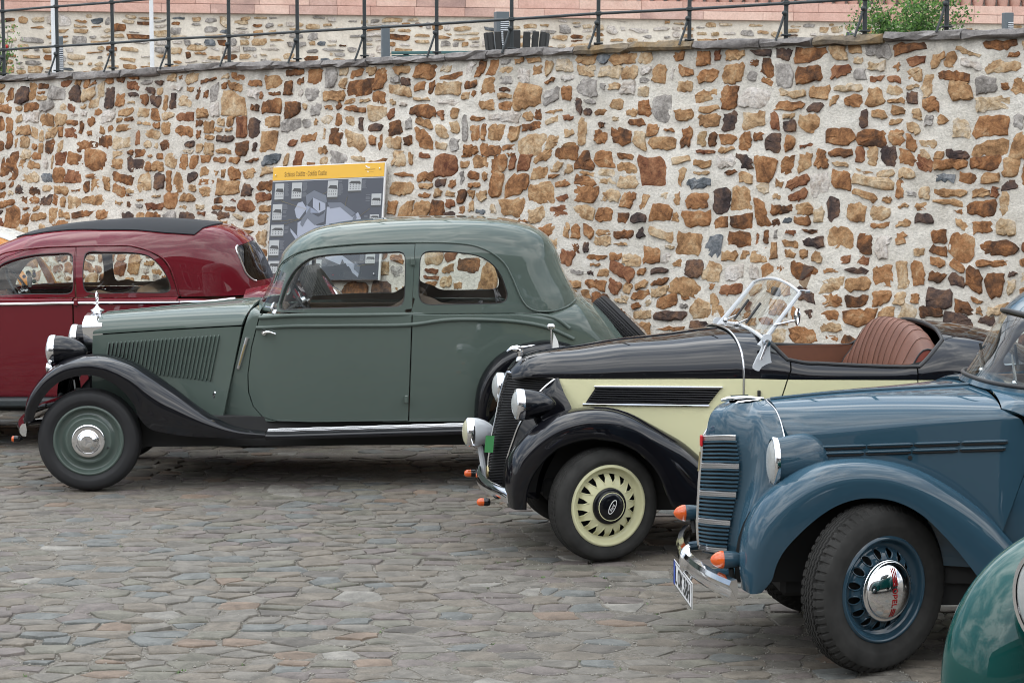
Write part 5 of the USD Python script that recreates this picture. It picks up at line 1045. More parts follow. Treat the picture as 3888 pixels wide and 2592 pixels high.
nm_ = weld(both(sheet(NS)), 1e-5); n.part('nose', nm_, NP, True)
ib = [17 + 2 for _ in range(1)]
def rowbar(i, out, s0=0, s1=20):
    h = NS[i, s0:s1 + 1] + np.array([-.006 - out, -.004 - out * .6, 0]); o = (h[::-1] * [1, -1, 1]); o = o[:-1] if abs(h[0, 1]) < .02 else o; h[0, 1] = min(h[0, 1], 0) if s0 else 0; return np.vstack([o, h]) if abs(NS[i, s0, 1]) < 1e-6 else h
i0, i1 = 17, 57
seg = NS[i0:i1 + 1, :20] + np.array([-.0035, -.003, 0]); gb_ = sheet(seg); n.part('grille_backing', weld(both(gb_), 1e-5), 'dark_void', True)
Pz = lambda f: NS[0, 0]
for j in range(5):
    fi = i0 + (i1 - i0) * j / 4.0
    for kx in (-.55, 0, .55):
        p = rowbar(int(round(fi)), .006) + (0, 0, kx * .014); n.part('bright_bar', tube(p, .0042, 6), 'dull_chrome', 50)
    if j < 4:
        for q_ in range(1, 7):
            f2 = fi + (i1 - i0) / 4.0 * q_ / 7; lo = int(f2); w_ = f2 - lo; p = rowbar(lo, .004) * (1 - w_) + rowbar(lo + 1, .004) * w_; n.part('grille_bar', tube(p, .0052, 6), NP, 50)
n.part('grille_spine', tube(R_[16:58] + (-.012, 0, 0), [.009] * 42, 8), 'chrome', 40)
q = R_[18]; n.part('nose_badge', bx((q[0] - .018, 0, q[2] + .0), (.012, .026, .05), .004), 'badge_red'); n.part('spine_stripe', tube(R_[22:30] + (-.021, 0, 0), .004, 6), 'brass', True)
# bonnet
btop = n.pts([(2908, 1519), (3228, 1488), (3520, 1471), (3800, 1454)], 0.0); xb0, xb1 = btop[0, 0], n.px(3786, 1460, .45)[0]
sh0, sh1 = n.px(2985, 1690, .34), n.px(3860, 1590, .52); nb = Loft([(xb0 - .02, .27), (xb0 + .12, .335), (xb0 + .6, .44), (xb1, .56)], [(xb0, .42), (xb1, .42)], [(xb0, sh0[1]), (xb1, float(sh1[1]))], [tuple(q) for q in btop], 2.25, .0)
sx_ = n.px(2950, 1566, .2)[0] - xb0; sx2 = n.px(2975, 1636, .31)[0] - xb0
rearx = hits(n, nb, [(3886, 1706), (3750, 1955)], .5)[:, 0]
bn = shell_part(n, 'bonnet', nb, Polygon([(xb0 + sx2 + .06, -1), (xb0 + sx2 + .03, -.3), (xb0 + sx2 + .01, 0), (xb0 + sx_ + .006, .45), (xb0 + .012, 1.0), (xb1 + .05, 1.0), (xb1 + .0, .3), (rearx[0] + .04, -.2), (rearx[1], -1)]), NP)
n.part('bonnet_hinge', tube(nb.fwd(np.linspace(xb0 + .02, xb1 + .05, 24), np.ones(24)) + (0, 0, .004), .0075, 8), NP, 40)
sm_ = np.vstack([B_[:26], ]); n.part('bonnet_seam', tube(sm_ + (0, -.001, .001), .0035, 6), 'dull_chrome', True)
for (ua, va, ub, vb) in ((3110, 1704, 3840, 1679), (3103, 1729, 3832, 1705)):
    for f0, f1 in ((0, .243), (.25, .488), (.495, .733), (.74, .98)):
        P = crv(hits(n, nb, [(ua + (ub - ua) * f, va + (vb - va) * f) for f in (f0, (f0 + f1) / 2, f1)], .45), 14); v = nb.fwd(*nb.inv(P[:, 0], P[:, 1])); v[:, 1] -= .0005
        n.part('vent_slot', tube(v, np.r_[.003, np.full(12, .0068), .003], 8), 'dark_void', True, parent=bn); v2 = v + (0, -.004, .009); n.part('vent_lip', tube(v2, np.r_[.002, np.full(12, .006), .002], 8), NP, True, parent=bn)
q = hits(n, nb, [(3456, 1737)], .45)[0]; n.part('bonnet_lock', xf(lathe([(-.003, .001), (-.003, .008), (0, .01)], 14), None, (q[0], -float(nb.lat(*q)), q[1])), 'dark_void', 40, parent=bn)
a_, b_, c_ = n.px(2738, 1519, 0), n.px(2900, 1512, 0), n.px(2750, 1548, 0)
or_ = n.part('bonnet_ornament', tube([(a_[0], 0, a_[1]), (a_[0] + .03, 0, a_[1] + .006), (b_[0] - .08, 0, b_[1] + .004), (b_[0], 0, b_[1])], [.005, .011, .010, .005], 10), 'chrome', 40)
n.part('ornament_fin', xf(flat(Polygon([(a_[0] + .06, a_[1]), (a_[0] + .04, a_[1] + .022), (a_[0] + .12, a_[1] + .024), (a_[0] + .12, a_[1])]), .006), None, (0, -.003, 0)), 'chrome', False, parent=or_); n.part('ornament_blade', tube([(c_[0], -.0, c_[1]), (c_[0] + .06, -.03, c_[1] + .028), (b_[0] - .02, -.02, b_[1] - .002)], [.003, .007, .003], 8), 'chrome', 40, parent=or_)
# faired headlights
q = n.px(2938, 1752, .395)
for s in (-1, 1):
    pr = crv([(0, 1), (.05, 1.06), (.12, 1.12), (.2, 1.05), (.28, .75), (.34, .01)], 30); m = lathe([(x, r * .098) for x, r in pr], 40, 'x'); v = m[0] * [1, .88, 1.0]; v[:, 1] -= s * v[:, 0] * .5; p_ = n.part('headlamp_pod', xf((v, m[1]), rotz(s * -.0), (q[0] + .004, s * .395, q[1])), NP, 40)
    rim = lathe(crv([(.012, .104), (-.004, .106), (-.012, .1), (-.01, .094)], 12), 40, 'x'); ln = lathe(crv([(-.006, .095), (-.02, .07), (-.027, .03), (-.028, .001)], 14), 40, 'x')
    n.part('headlight', xf((rim[0] * [1, .88, 1], rim[1]), None, (q[0], s * .395, q[1])), 'chrome', 60, parent=p_); n.part('lens', xf((ln[0] * [1, .88, 1], ln[1]), None, (q[0], s * .395, q[1])), 'lens_glass', 60, parent=p_)
# wings
ft = [(2825, 2243), (2817, 2142), (2828, 2047), (2857, 1967), (2908, 1894), (2973, 1836), (3053, 1789), (3141, 1759), (3228, 1747), (3316, 1747), (3403, 1759), (3490, 1785), (3578, 1829), (3665, 1887), (3753, 1960), (3820, 2035), (3900, 2120), (4050, 2230), (4300, 2320)]
fl = [(2897, 2257), (2935, 2207), (2951, 2149), (2981, 2091), (3039, 2025), (3104, 1967), (3177, 1920), (3257, 1894), (3337, 1891), (3418, 1909), (3498, 1952), (3570, 2018), (3636, 2091), (3694, 2164), (3740, 2230), (3790, 2285), (3870, 2335), (4000, 2380), (4300, 2400)]
fm = fender(n.pts(ft, .53), n.pts(fl, .63), [(0, .36), (.3, .36), (.6, .44), (1, .56)], [(0, .6), (.2, .63), (.8, .64), (1, .62)], m=30)
n.part('front_wing', fm, NP, 60, label='near side front wing arched over the turned wheel'); n.part('front_wing', mirror(fm), NP, 60)
inner_wing(n, n.pts(ft, .53), [(0, .36), (.3, .36), (.6, .44), (1, .56)], NP)
# cabin
p0, p1, p2 = n.px(3652, 1400, -.50), n.px(3798, 1147, -.45), n.px(3888, 1104, -.40); xw = p0[0]; zb = p0[1] - .01
class _M:  # a belt given in metres
    pass
L_ = 1.75; ro = np.array([(xw - .12, zb), (xw - .05, zb + .1), (p1[0] - .085, p1[1] - .02), (p2[0] + .0, p2[1] + .05), (p2[0] + .35, p2[1] + .11), (p2[0] + .7, p2[1] + .09), (xw + 1.45, p2[1] + .0), (xw + L_, zb + .2), (xw + L_ + .18, zb)])
n.d = nd = Dome(ro, xw + .85, zb, [(xw - .2, .545), (xw + .5, .6), (xw + 1.2, .6), (xw + L_ + .2, .48)], [(xw - .1, 5.5), (xw + .4, 4.4), (xw + 1.4, 3.6), (xw + 2, 3)])
full = sbox(nd.ph0 + .001, 1e-5, nd.ph1 - .001, 1.0); s1_ = atan2(p1[1] - zb + .0, xw + .85 - p1[0]); ws = Polygon([(pi - s1_ + .05, .56), (pi - .03, .50), (pi - .03, 1.2), (pi - s1_ + .05, 1.2)]).buffer(-.03).buffer(.03).intersection(sbox(-9, 0, 9, 1.0))
zt_ = p1[1] - .02
wA = Polygon(dom(nd, rnd([(xw + .14, zb + .03), (xw + .80, zb + .03), (xw + .80, zt_), (xw + .40, zt_), (xw + .26, zb + .18)], .03))); wB = Polygon(dom(nd, rnd([(xw + .90, zb + .03), (xw + 1.40, zb + .03), (xw + 1.32, zt_ - .08), (xw + 1.15, zt_), (xw + .90, zt_)], .04)))
bw = sbox(.12, .7, .4, 1.0); H_ = unary_union([ws, wA, wB, bw])
n.part('roof', weld(both(patch(nd, full.difference(H_), .022, .016, lip=.018)), 1e-5), NP, 40)
for w_, nmw in ((wA, 'side_window'), (wB, 'side_window')):
    m = patch(nd, w_, .03, .03, off=-.012); n.part(nmw, m, 'window_glass', True); n.part(nmw, mirror(m), 'window_glass', True)
n.part('windscreen', weld(both(patch(nd, ws, .03, .03, off=-.010)), 1e-5), 'window_glass', True); n.part('rear_window', weld(both(patch(nd, bw, .03, .03, off=-.01)), 1e-5), 'window_glass', True)
e = np.array(ws.exterior.segmentize(.02).coords)[:-1]; v = nd.fwd(e[:, 0], e[:, 1]); st = [p for p in v if p[1] < -.004]; v = np.array(st); kk = int(np.argmax(np.linalg.norm(np.diff(np.vstack([v, v[:1]]), axis=0), axis=1))) + 1; v = np.roll(v, -kk, 0); n.part('windscreen_seal', tube(np.vstack([v, (v * [1, -1, 1])[::-1]]), .010, 8, closed=True), 'gasket', 40)
n.part('roof_lining', weld(both(patch(nd, full.difference(H_), .05, .03, off=-.03)), 1e-5), 'tan_cloth', True)
xe_ = xw + L_ + .75
nl = Loft([(xb1, .56), (xw + .3, .62), (xw + L_ - .2, .62), (xe_, .3)], [(xb1 - .3, .42), (xe_, .45)], [(xb1, float(sh1[1])), (xw + .25, zb - .03), (xw + L_ - .2, zb - .05), (xe_, .6)], [(xb1, btop[-1, 1] - .006), (xw - .08, zb + .014), (xw + .15, zb + .012), (xw + L_, zb + .02), (xw + L_ + .4, zb - .2), (xe_, .65)], [(xb1, 2.25), (xw + .2, 3.0), (xe_, 2.2)], .05)
cabp = Polygon([(rearx[1] + .006, -1), (rearx[0] + .045, -.2), (xb1 + .004, .3), (xb1 + .054, 1.0), (xw + .04, 1.0), (xw + .12, .4), (xw + .08, -1)]).union(sbox(xw + .07, -1, xw + L_, .25)).union(sbox(xw + L_ - .02, -1, xe_, 1.0))
xd = xw + .2; seam = unary_union([LineString([(xd, .2), (xd - .05, -1)]).buffer(.004), LineString([(xd + .95, .2), (xd + .95, -1)]).buffer(.004)])
shell_part(n, 'body', nl, cabp.difference(seam).difference(sbox(xw + 1.25, -1, xw + 1.95, -.3)), NP)
for t_, pv_, ba, bb_ in ((-.20, (3744, 1405), (3725, 1301), (3757, 1398)), (.14, (3870, 1455), (3858, 1307), (3883, 1400))):
    q0_, q1_, q2_ = n.px(*pv_, t_), n.px(*ba, t_), n.px(*bb_, t_); P0 = np.array([q0_[0] - .02, -t_, q0_[1]]); A_ = np.array([q1_[0] - .005, -t_, q1_[1]]); B2 = np.array([q2_[0] - .02, -t_, q2_[1]]); M2 = A_ * .6 + B2 * .4
    b = n.part('wiper', join([tube([P0, P0 + (.0, 0, .03), M2 + (-.02, 0, 0)], [.011, .007, .0035], 8), xf(trimesh.creation.icosphere(2, .015), None, P0)]), 'dull_chrome', 40); n.part('wiper_blade', tube([A_, B2], .0065, 6), 'gasket', 40, parent=b)
q = n.px(3735, 1110 + 0, .0); n.part('interior_mirror', bx((p1[0] + .03, .12, p1[1] - .04), (.02, .13, .06), .008), 'gasket')
interior(n, xw + .1, xw + L_, .54, .46, [(xw + .85, -.27, .45, zb + .12, 'tan_cloth'), (xw + .85, .27, .45, zb + .12, 'tan_cloth'), (xw + 1.55, 0, 1.0, zb + .1, 'tan_cloth')], zb - .02, 'tan_cloth')
n.part('dashboard', bx((xw + .1, 0, zb - .07), (.1, 1.0, .14), .02), 'trim_dark'); steering_wheel(n, (xw + .42, -.27, zb - .02), .19, -.6)
# wheels
hb = n.px(3330, 2236, .60); hb = np.array([n.px(3320, 2240, .56)[0], hb[1]]); Rw = hb[1] + .006; xr2 = hb[0] + 2.34
def opel_cap(put, wp):
    pr = crv([(-.004, .130), (-.016, .128), (-.018, .118), (-.030, .112), (-.048, .085), (-.060, .045), (-.064, .001)], 44); n.part('hubcap', put(lathe(pr, 60)), 'chrome', 50, parent=wp)
    tx = meshkit.text_mesh('OPEL', .024, .001, bold=True); v = np.array(tx.vertices); v = np.stack([v[:, 0] - .02, np.zeros(len(v)), v[:, 1] - .012], 1); bars = [flat(sbox(-.10, z0_, -.028, z0_ + .0045), .0005) for z0_ in (-.010, -.001, .008)] + [flat(sbox(.07, z0_, .105, z0_ + .0045), .0005) for z0_ in (-.010, -.001, .008)]
    lg = join([(v, np.array(tx.faces))] + [(b[0], b[1]) for b in bars]); lg = (trimesh.remesh.subdivide_to_size(lg[0], lg[1], .012)); v = lg[0] @ roty(radians(90)).T
    r_ = np.hypot(v[:, 0], v[:, 2]); y_ = np.interp(r_, pr[::-1, 1], pr[::-1, 0]); n.part('hubcap_lettering', put((np.stack([v[:, 0], y_ - .0015, v[:, 2]], 1), lg[1])), 'badge_red', False, parent=wp)
for x_, st_ in ((hb[0], radians(27)), (xr2, 0.)):
    for s in (-1, 1):
        wp, put = wheel(n, (x_, Rw - .006, .62), Rw, .135, .215, NP, s, st_, tread='block', style='holes', rubber='rubber_dusty'); opel_cap(put, wp)
rm = fender(np.array([(-.47, .30), (-.43, .5), (-.30, .66), (-.1, .745), (.1, .735), (.3, .64), (.45, .48), (.55, .30)]) + [xr2, 0], np.array([(-.40, .29), (-.36, .42), (-.26, .53), (-.1, .585), (.08, .575), (.23, .5), (.34, .39), (.40, .28)]) + [xr2, 0], [(0, .45), (1, .4)], [(0, .64), (1, .62)], m=22); n.part('rear_wing', rm, NP, 60); n.part('rear_wing', mirror(rm), NP, 60)
chassis(n, hb[0] + .32, xe_ - .3, .42, .24, .44); n.part('front_cross_member', bx((hb[0] - .2, 0, .33), (.3, .7, .12), .02), 'underbody')
x1_, x2_ = n.px(4300, 2390, .6)[0], xr2 - .42
if x2_ > x1_:
    for s in (1, -1): n.part('running_board', bx(((x1_ + x2_) / 2, s * .56, .33), (x2_ - x1_, .15, .04), .01), NP)
# bumper, number plate, indicators
m1 = n.px(2800, 2235, .60); yy = np.linspace(-.62, .62, 41); bow = .10 * (1 - np.abs(yy / .62) ** 2.2); bp = np.stack([m1[0] - bow - .02, yy, np.full(41, m1[1])], 1); h_ = .044
G_ = np.array([[p + (dx, 0, dz) for dx, dz in ((.014, -h_), (-.004, -h_ * .92), (-.014, -h_ * .5), (-.008, -.004), (-.008, .004), (-.018, h_ * .45), (-.01, h_ * .9), (.014, h_), (.02, 0))] for p in bp]); v, f = sheet(G_, False, True); e_ = 40 * 9; f = np.vstack([f, [(0, j + 1, j) for j in range(1, 8)], [(e_, e_ + j, e_ + j + 1) for j in range(1, 8)]]); n.part('front_bumper', (v, f), 'chrome', 50)
bc = bp[20]; n.part('bumper_boss', xf(lathe(crv([(-.03, .001), (-.026, .03), (-.012, .05), (.01, .062), (.016, .06)], 20), 32, 'x'), np.diag([1., .62, 1.15]), bc), 'chrome', 50)
for s in (-1, 1):
    n.part('bumper_iron', tube(crv([(bc[0] + .06, s * .3, bc[2]), (bc[0] + .2, s * .32, bc[2] + .01), (bc[0] + .45, s * .33, bc[2] + .02)], 8), .022, 8), NP, 40)
q1, q2 = n.px(2588, 2165, .23), n.px(2664, 2245, -.23)
pc = np.array([bc[0] - .012, .0, bc[2] - .105]); pl = n.part('number_plate', bx((pc[0], pc[1], pc[2]), (.004, .52, .115), .0015), 'plate_white', label='white registration plate with black characters')
plf = lambda m, y0, z0: (np.stack([np.full(len(m[0]), pc[0] - .0032) - m[0][:, 2], -(m[0][:, 0]) + y0, m[0][:, 1] + z0], 1), m[1])
n.part('plate_band', bx((pc[0] - .0008, .238, pc[2]), (.0042, .042, .111), .0005), 'plate_blue', parent=pl)
tx = meshkit.text_mesh('L OK 38H', .075, .0008, bold=True); v = np.array(tx.vertices); sc = .415 / np.ptp(v[:, 0]); v[:, 0] = (v[:, 0] - v[:, 0].min()) * sc; n.part('plate_characters', plf((v, np.array(tx.faces)), .205, pc[2] - .0375), 'ink_black', False, parent=pl)
n.part('plate_border', tube(np.array([(pc[0] - .003, y_, pc[2] + z_) for y_, z_ in ((.255, .053), (-.255, .053), (-.255, -.053), (.255, -.053))]), .0015, 4, closed=True), 'ink_black', False, parent=pl)
for s in (-1, 1): n.part('plate_bracket', bar((pc[0] + .004, s * .15, pc[2] + .04), (bc[0] + .01, s * .15, bc[2] - .03), .006), 'dull_chrome')
for (u, v_), t in (((2722, 2124), .44), ((2580, 1946), -.44)):
    q = n.px(u, v_, t); b = n.part('indicator', xf(lathe(crv([(0, .036), (.03, .037), (.07, .03), (.1, .015), (.115, .001)], 20), 28, 'x'), None, (q[0] + .02, -t, q[1])), NP, 40); n.part('lens', xf(lathe(crv([(.006, .038), (-.006, .037), (-.03, .026), (-.044, .012), (-.048, .001)], 16), 28, 'x'), None, (q[0] + .02, -t, q[1])), 'amber_lens', 40, parent=b); n.part('stalk', bar((q[0] + .06, -t, q[1] - .035), (q[0] + .07, -t * .95, q[1] - .09), .012), 'underbody', True, parent=b)

# ------------------------------------------------------------------ the maroon saloon behind
p = ground_at(300, 1507, .38); r = Car('maroon_saloon', 'maroon vintage saloon with a black fabric roof parked behind the grey green one', (p[0], p[1], 0), radians(1.5), .70); r.doors = []; RP_ = 'maroon_paint'
rroof = [(-262, 1130), (-228, 1085), (-150, 1005), (-70, 955), (0, 930), (55, 908), (131, 880), (262, 853), (418, 838), (549, 831), (680, 836), (785, 845), (858, 854), (915, 878), (968, 920), (1000, 967), (1024, 1020), (1042, 1060), (1058, 1098), (1068, 1130)]
rw = [[(-70, 1119), (-45, 1060), (0, 1008), (52, 985), (131, 968), (200, 963), (262, 962), (273, 968), (277, 985), (277, 1100), (267, 1113), (150, 1117), (40, 1119)], [(320, 975), (330, 959), (400, 957), (513, 959), (565, 971), (601, 1000), (628, 1036), (645, 1075), (649, 1098), (638, 1109), (500, 1112), (345, 1113), (322, 1104)]]
rd = [[(-110, 1140), (-90, 1080), (-40, 1020), (20, 978), (90, 954), (157, 944), (286, 938), (286, 1140)], [(292, 1140), (292, 938), (418, 936), (497, 937), (565, 955), (615, 983), (641, 1017), (662, 1075), (678, 1128), (678, 1140)]]
rg_ = [(-110, 1060), (-50, 1005), (0, 967), (52, 952), (157, 939), (288, 934), (418, 932), (497, 933), (567, 952), (619, 980), (645, 1014), (667, 1073), (681, 1124)]
xfr, xrr = r.px(-262, 1130, 0)[0], r.px(1068, 1130, 0)[0]
rdm = cabin(r, RP_, rroof, (300, 1128), (330, 1128), [(xfr, .56), (xfr + .5, .64), (xfr + 1.5, .65), (xrr - .6, .60), (xrr, .46)], [(xfr, 5.5), (xfr + .4, 4.6), (xrr - 1.0, 4.2), (xrr - .35, 2.9), (xrr, 2.5)], rd, rw, rg_, lining='tan_cloth', backlight=(.56, .085, .325), glass=('window_glass', 'window_glass', 'smoky_glass'), trimring='dull_chrome', round_b=.075, tw=.62)
zc = r.zc
fe = hits(r, rdm, [(60, 904), (120, 893), (209, 880), (366, 874), (523, 876), (628, 886), (737, 893), (769, 868)], .5); fe = np.stack(rdm.inv(fe[:, 0], fe[:, 1]), 1); fab = Polygon(list(map(tuple, fe)) + [(fe[-1, 0] - .03, 1.0), (fe[0, 0] + .02, 1.0)]).buffer(0); r.part('fabric_roof', weld(both(patch(rdm, fab, .03, .03, lip=.02, off=.010)), 1e-5), 'fabric_top', 40)
sill = float(r.px(150, 1508, .68)[1]); XS = xfr - .28; tl = r.pts([(1040, 1066), (1100, 1078), (1160, 1110), (1250, 1200), (1330, 1330), (1370, 1450)], 0.0)
rl = Loft([(XS - .3, .44), (XS, .54), (xfr + .3, .655), (xfr + 1.4, .685), (xrr - .5, .70), (tl[2, 0], .56), (tl[-1, 0], .32)], sill, [(XS - .3, zc - .12), (xfr + .3, zc - .02), (xrr - .7, zc - .02), (xrr, zc - .12), (tl[-1, 0], sill + .15)], [(XS - .3, zc + .05), (xfr, zc + .02), (xfr + .2, zc + .005), (xrr - .5, zc + .01), (xrr - .1, tl[0, 1])] + [tuple(q) for q in tl[1:]], [(XS, 2.4), (xfr + .3, 3.2), (xrr, 2.4)], .04)
body = sbox(XS, -1, xfr + .1, 1.0).union(sbox(xfr + .09, -1, xrr - .2, .2)).union(sbox(xrr - .22, -1, tl[-1, 0], 1.0)); ld = []
for L in ([(-110, 1125), (-125, 1240), (-120, 1400), (-90, 1500), (286, 1500), (286, 1125)], [(292, 1125), (292, 1500), (640, 1500), (680, 1400), (678, 1125)]): ld.append(Polygon(dom(rl, hits(r, rl, L, .68))).buffer(0))
shell_part(r, 'body', rl, body.difference(unary_union([q.buffer(.008) for q in ld])), RP_)
for up_, lo_ in zip(r.doors, ld):
    m = join([up_, patch(rl, lo_, .03, .04, lip=.02)]); r.part('door', m, RP_, 40); r.part('door', mirror(m), RP_, 40)
shell_part(r, 'inner_panel', rl, sbox(XS + .1, -1, xrr - .3, -.02), 'trim_brown', .1, .2, 0, off=-.05)
for seg_ in ([(-150, 1157), (0, 1155), (150, 1152), (284, 1150)], [(294, 1150), (500, 1149), (679, 1148)], [(683, 1148), (800, 1143), (892, 1133)]):
    mm = strip(rl, crv(hits(r, rl, seg_, .68), 24), .012, 8, .0); r.part('belt_trim', mm, 'chrome', 40); r.part('belt_trim', mirror(mm), 'chrome', 40)
for u, v_ in ((289, 1148), (289, 1245)):
    q = hits(r, rl, [(u, v_)], .68)[0]; r.part('hinge', bx((q[0], -float(rl.lat(*q)) - .01, q[1]), (.03, .03, .05), .006), RP_)
xf0 = XS - 1.35; rb = Loft([(xf0, .25), (XS, .535)], [(xf0, .5), (XS, sill)], [(xf0, zc - .16), (XS, zc - .1)], [(xf0, zc - .03), (XS, zc + .045)], 2.4, 0.)
shell_part(r, 'bonnet', rb, sbox(xf0, -1, XS - .004, 1.0), RP_); r.part('radiator_shell', bx((xf0 - .05, 0, .78), (.1, .52, .62), .04), 'chrome')
Rw = .335; w1, w2 = xf0 + .12, xrr - .18
wf = fender(np.array([(-.52, .42), (-.44, .62), (-.25, .78), (0, .84), (.25, .78), (.5, .6), (.8, .42), (1.15, .37)]) + [w1, 0], np.array([(-.43, .38), (-.38, .5), (-.24, .63), (0, .69), (.2, .64), (.33, .5), (.5, .36), (1.15, .33)]) + [w1, 0], [(0, .35), (.5, .4), (1, .6)], [(0, .72), (1, .74)], m=24); r.part('front_wing', wf, RP_, 60); r.part('front_wing', mirror(wf), RP_, 60)
wr = fender(np.array([(-.55, .37), (-.46, .6), (-.28, .78), (0, .86), (.25, .8), (.5, .62), (.68, .42)]) + [w2, 0], np.array([(-.42, .36), (-.36, .48), (-.22, .6), (0, .66), (.2, .61), (.35, .48), (.42, .38)]) + [w2, 0], [(0, .6), (1, .45)], [(0, .73), (1, .70)], m=24); r.part('rear_wing', wr, RP_, 60); r.part('rear_wing', mirror(wr), RP_, 60)
for s in (1, -1):
    r.part('running_board', bx(((w1 + 1.1 + w2 - .5) / 2, s * .66, sill - .035), (w2 - w1 - 1.6, .17, .06), .012), 'iron_paint'); lamp(r, (w1 - .3, s * .42, .86), .09, .2, RP_)
    for x_ in (w1, w2):
        wp, put = wheel(r, (x_, Rw - .006, .70), Rw, .15, .215, RP_, s, 0, tread=None); r.part('hubcap', put(lathe(crv([(-.002, .1), (-.014, .09), (-.03, .06), (-.044, .03), (-.046, .001)], 30), 36)), 'chrome', 50, parent=wp)
c = r.px(1272, 1138, 0.0); sw = r.part('spare_wheel', on_tail(lathe(crv([(.02, .215), (.0, .2), (.004, .13), (-.012, .11), (-.02, .09)], 30), 60), c, 1, .62, .02), RP_, 50, label='maroon rimmed spare wheel on the tail')
r.part('tyre', on_tail(tyre_mesh(.335, .215, .15, 'rib', squash=-1), c, 1, .62, .02), 'rubber_dusty', 38, parent=sw); r.part('hubcap', on_tail(lathe(crv([(-.012, .1), (-.03, .085), (-.05, .045), (-.053, .001)], 24), 40), c, 1, .62, .02), 'chrome', 50, parent=sw)
xs1 = r.px(120, 1100, .3)[0]
r.part('dashboard', bx((xfr + .14, 0, zc - .1), (.1, 1.1, .16), .02), 'trim_dark'); q = r.px(85, 1085, .30); steering_wheel(r, (q[0], -.30, q[1] - .05), .20, -.55)
for y_ in (-.29, .29): s_ = r.part('front_seat', cushion((q[0] + .45, y_, sill + .3), (.5, .5, .18), .07), 'tan_cloth', 50); r.part('backrest', cushion((q[0] + .72, y_, sill + .48), (.15, .5, .52), .07, ang=.2), 'tan_cloth', 50, parent=s_)
x_ = r.px(560, 1100, 0)[0]; s_ = r.part('rear_seat', cushion((x_ - .35, 0, sill + .3), (.5, 1.15, .2), .07), 'tan_cloth', 50); r.part('backrest', cushion((x_ + .02, 0, sill + .5), (.2, 1.15, .62), .08, ang=.3), 'tan_cloth', 50, parent=s_)
v0 = r.px(112, 1045, .1); b = r.part('flower_vase', xf(lathe([(0, .012), (.03, .018), (.07, .022), (.075, .02)], 16, 'z'), None, (v0[0], -.1, v0[1] - .09)), 'white_enamel', 40)
rng = np.random.default_rng(8)
for i in range(9): r.part('flower', xf(trimesh.creation.icosphere(1, rng.uniform(.012, .02)), None, (v0[0] + rng.normal(0, .025), -.1 + rng.normal(0, .025), v0[1] + rng.normal(0, .02))), ('plate_blue', 'green_leaf', 'white_enamel')[i % 3], True, parent=b)
chassis(r, w1 + .3, tl[-1, 0] - .3, .5, .25, sill + .03)

# ------------------------------------------------------------------ the orange and white car beyond the left edge
oc = Car('orange_car', 'orange car with a white roof peeking in at the far left edge', (-4.87, 17.2, 0), 0.0, 0.0)
W_ = lambda f: f
ozt = float(at_depth(-60, 517, 17.2)[2]); ob = .92
oo = np.array([(-1.1, ob), (-.75, ozt - .16), (-.35, ozt - .02), (.1, ozt), (.45, ozt - .03), (.75, ozt - .14), (.95, ozt - .34), (1.08, ob)]); od = Dome(oo, 0, ob, [(-1.1, .5), (0, .58), (1.1, .5)], 3.6); fu = sbox(od.ph0 + .01, 1e-5, od.ph1 - .01, 1.0)
ow = [Polygon(dom(od, rnd([(-.72, ob + .04), (-.05, ob + .04), (-.05, ozt - .17), (-.5, ozt - .17)], .03))), Polygon(dom(od, rnd([(.05, ob + .04), (.8, ob + .04), (.62, ozt - .19), (.05, ozt - .17)], .03)))]; wsx = sbox(pi - .42, .5, pi - .08, 1.0); bwx = sbox(.1, .5, .42, 1.0); hh = unary_union(ow + [wsx, bwx])
white = sbox(.45, .72, pi - .5, 1.0)
oc.part('roof', weld(both(patch(od, white, .03, .02, lip=.02, off=.008)), 1e-5), 'white_paint', 40); oc.part('upper_body', weld(both(patch(od, fu.difference(hh), .03, .02, lip=.02)), 1e-5), 'orange_paint', 40)
for q in ow:
    m = patch(od, q, .04, .04, off=-.01); oc.part('side_window', m, 'window_glass', True); oc.part('side_window', mirror(m), 'window_glass', True)
oc.part('windscreen', weld(both(patch(od, wsx, .04, .04, off=-.01)), 1e-5), 'window_glass', True); oc.part('rear_window', weld(both(patch(od, bwx, .04, .04, off=-.01)), 1e-5), 'window_glass', True)
ol = Loft([(-1.9, .5), (-1.2, .64), (.6, .66), (1.5, .52)], .25, [(-1.9, .6), (-1.1, .8), (.8, .82), (1.5, .6)], [(-1.95, .62), (-1.7, .82), (-1.1, .93), (.9, .93), (1.4, .8), (1.5, .65)], 2.8, .05); shell_part(oc, 'body', ol, sbox(-1.94, -1, 1.5, 1).difference(sbox(-1.62, -1, -.98, -.15)).difference(sbox(.62, -1, 1.22, -.15)), 'orange_paint')
for s in (1, -1):
    for x_ in (-1.3, .92): wp, put = wheel(oc, (x_, .29, .63), .295, .13, .18, 'white_paint', s, 0, tread=None)
    lamp(oc, (-1.86, s * .42, .62), .08, .1, 'orange_paint')
chassis(oc, -.95, .55, .45, .2, .3)

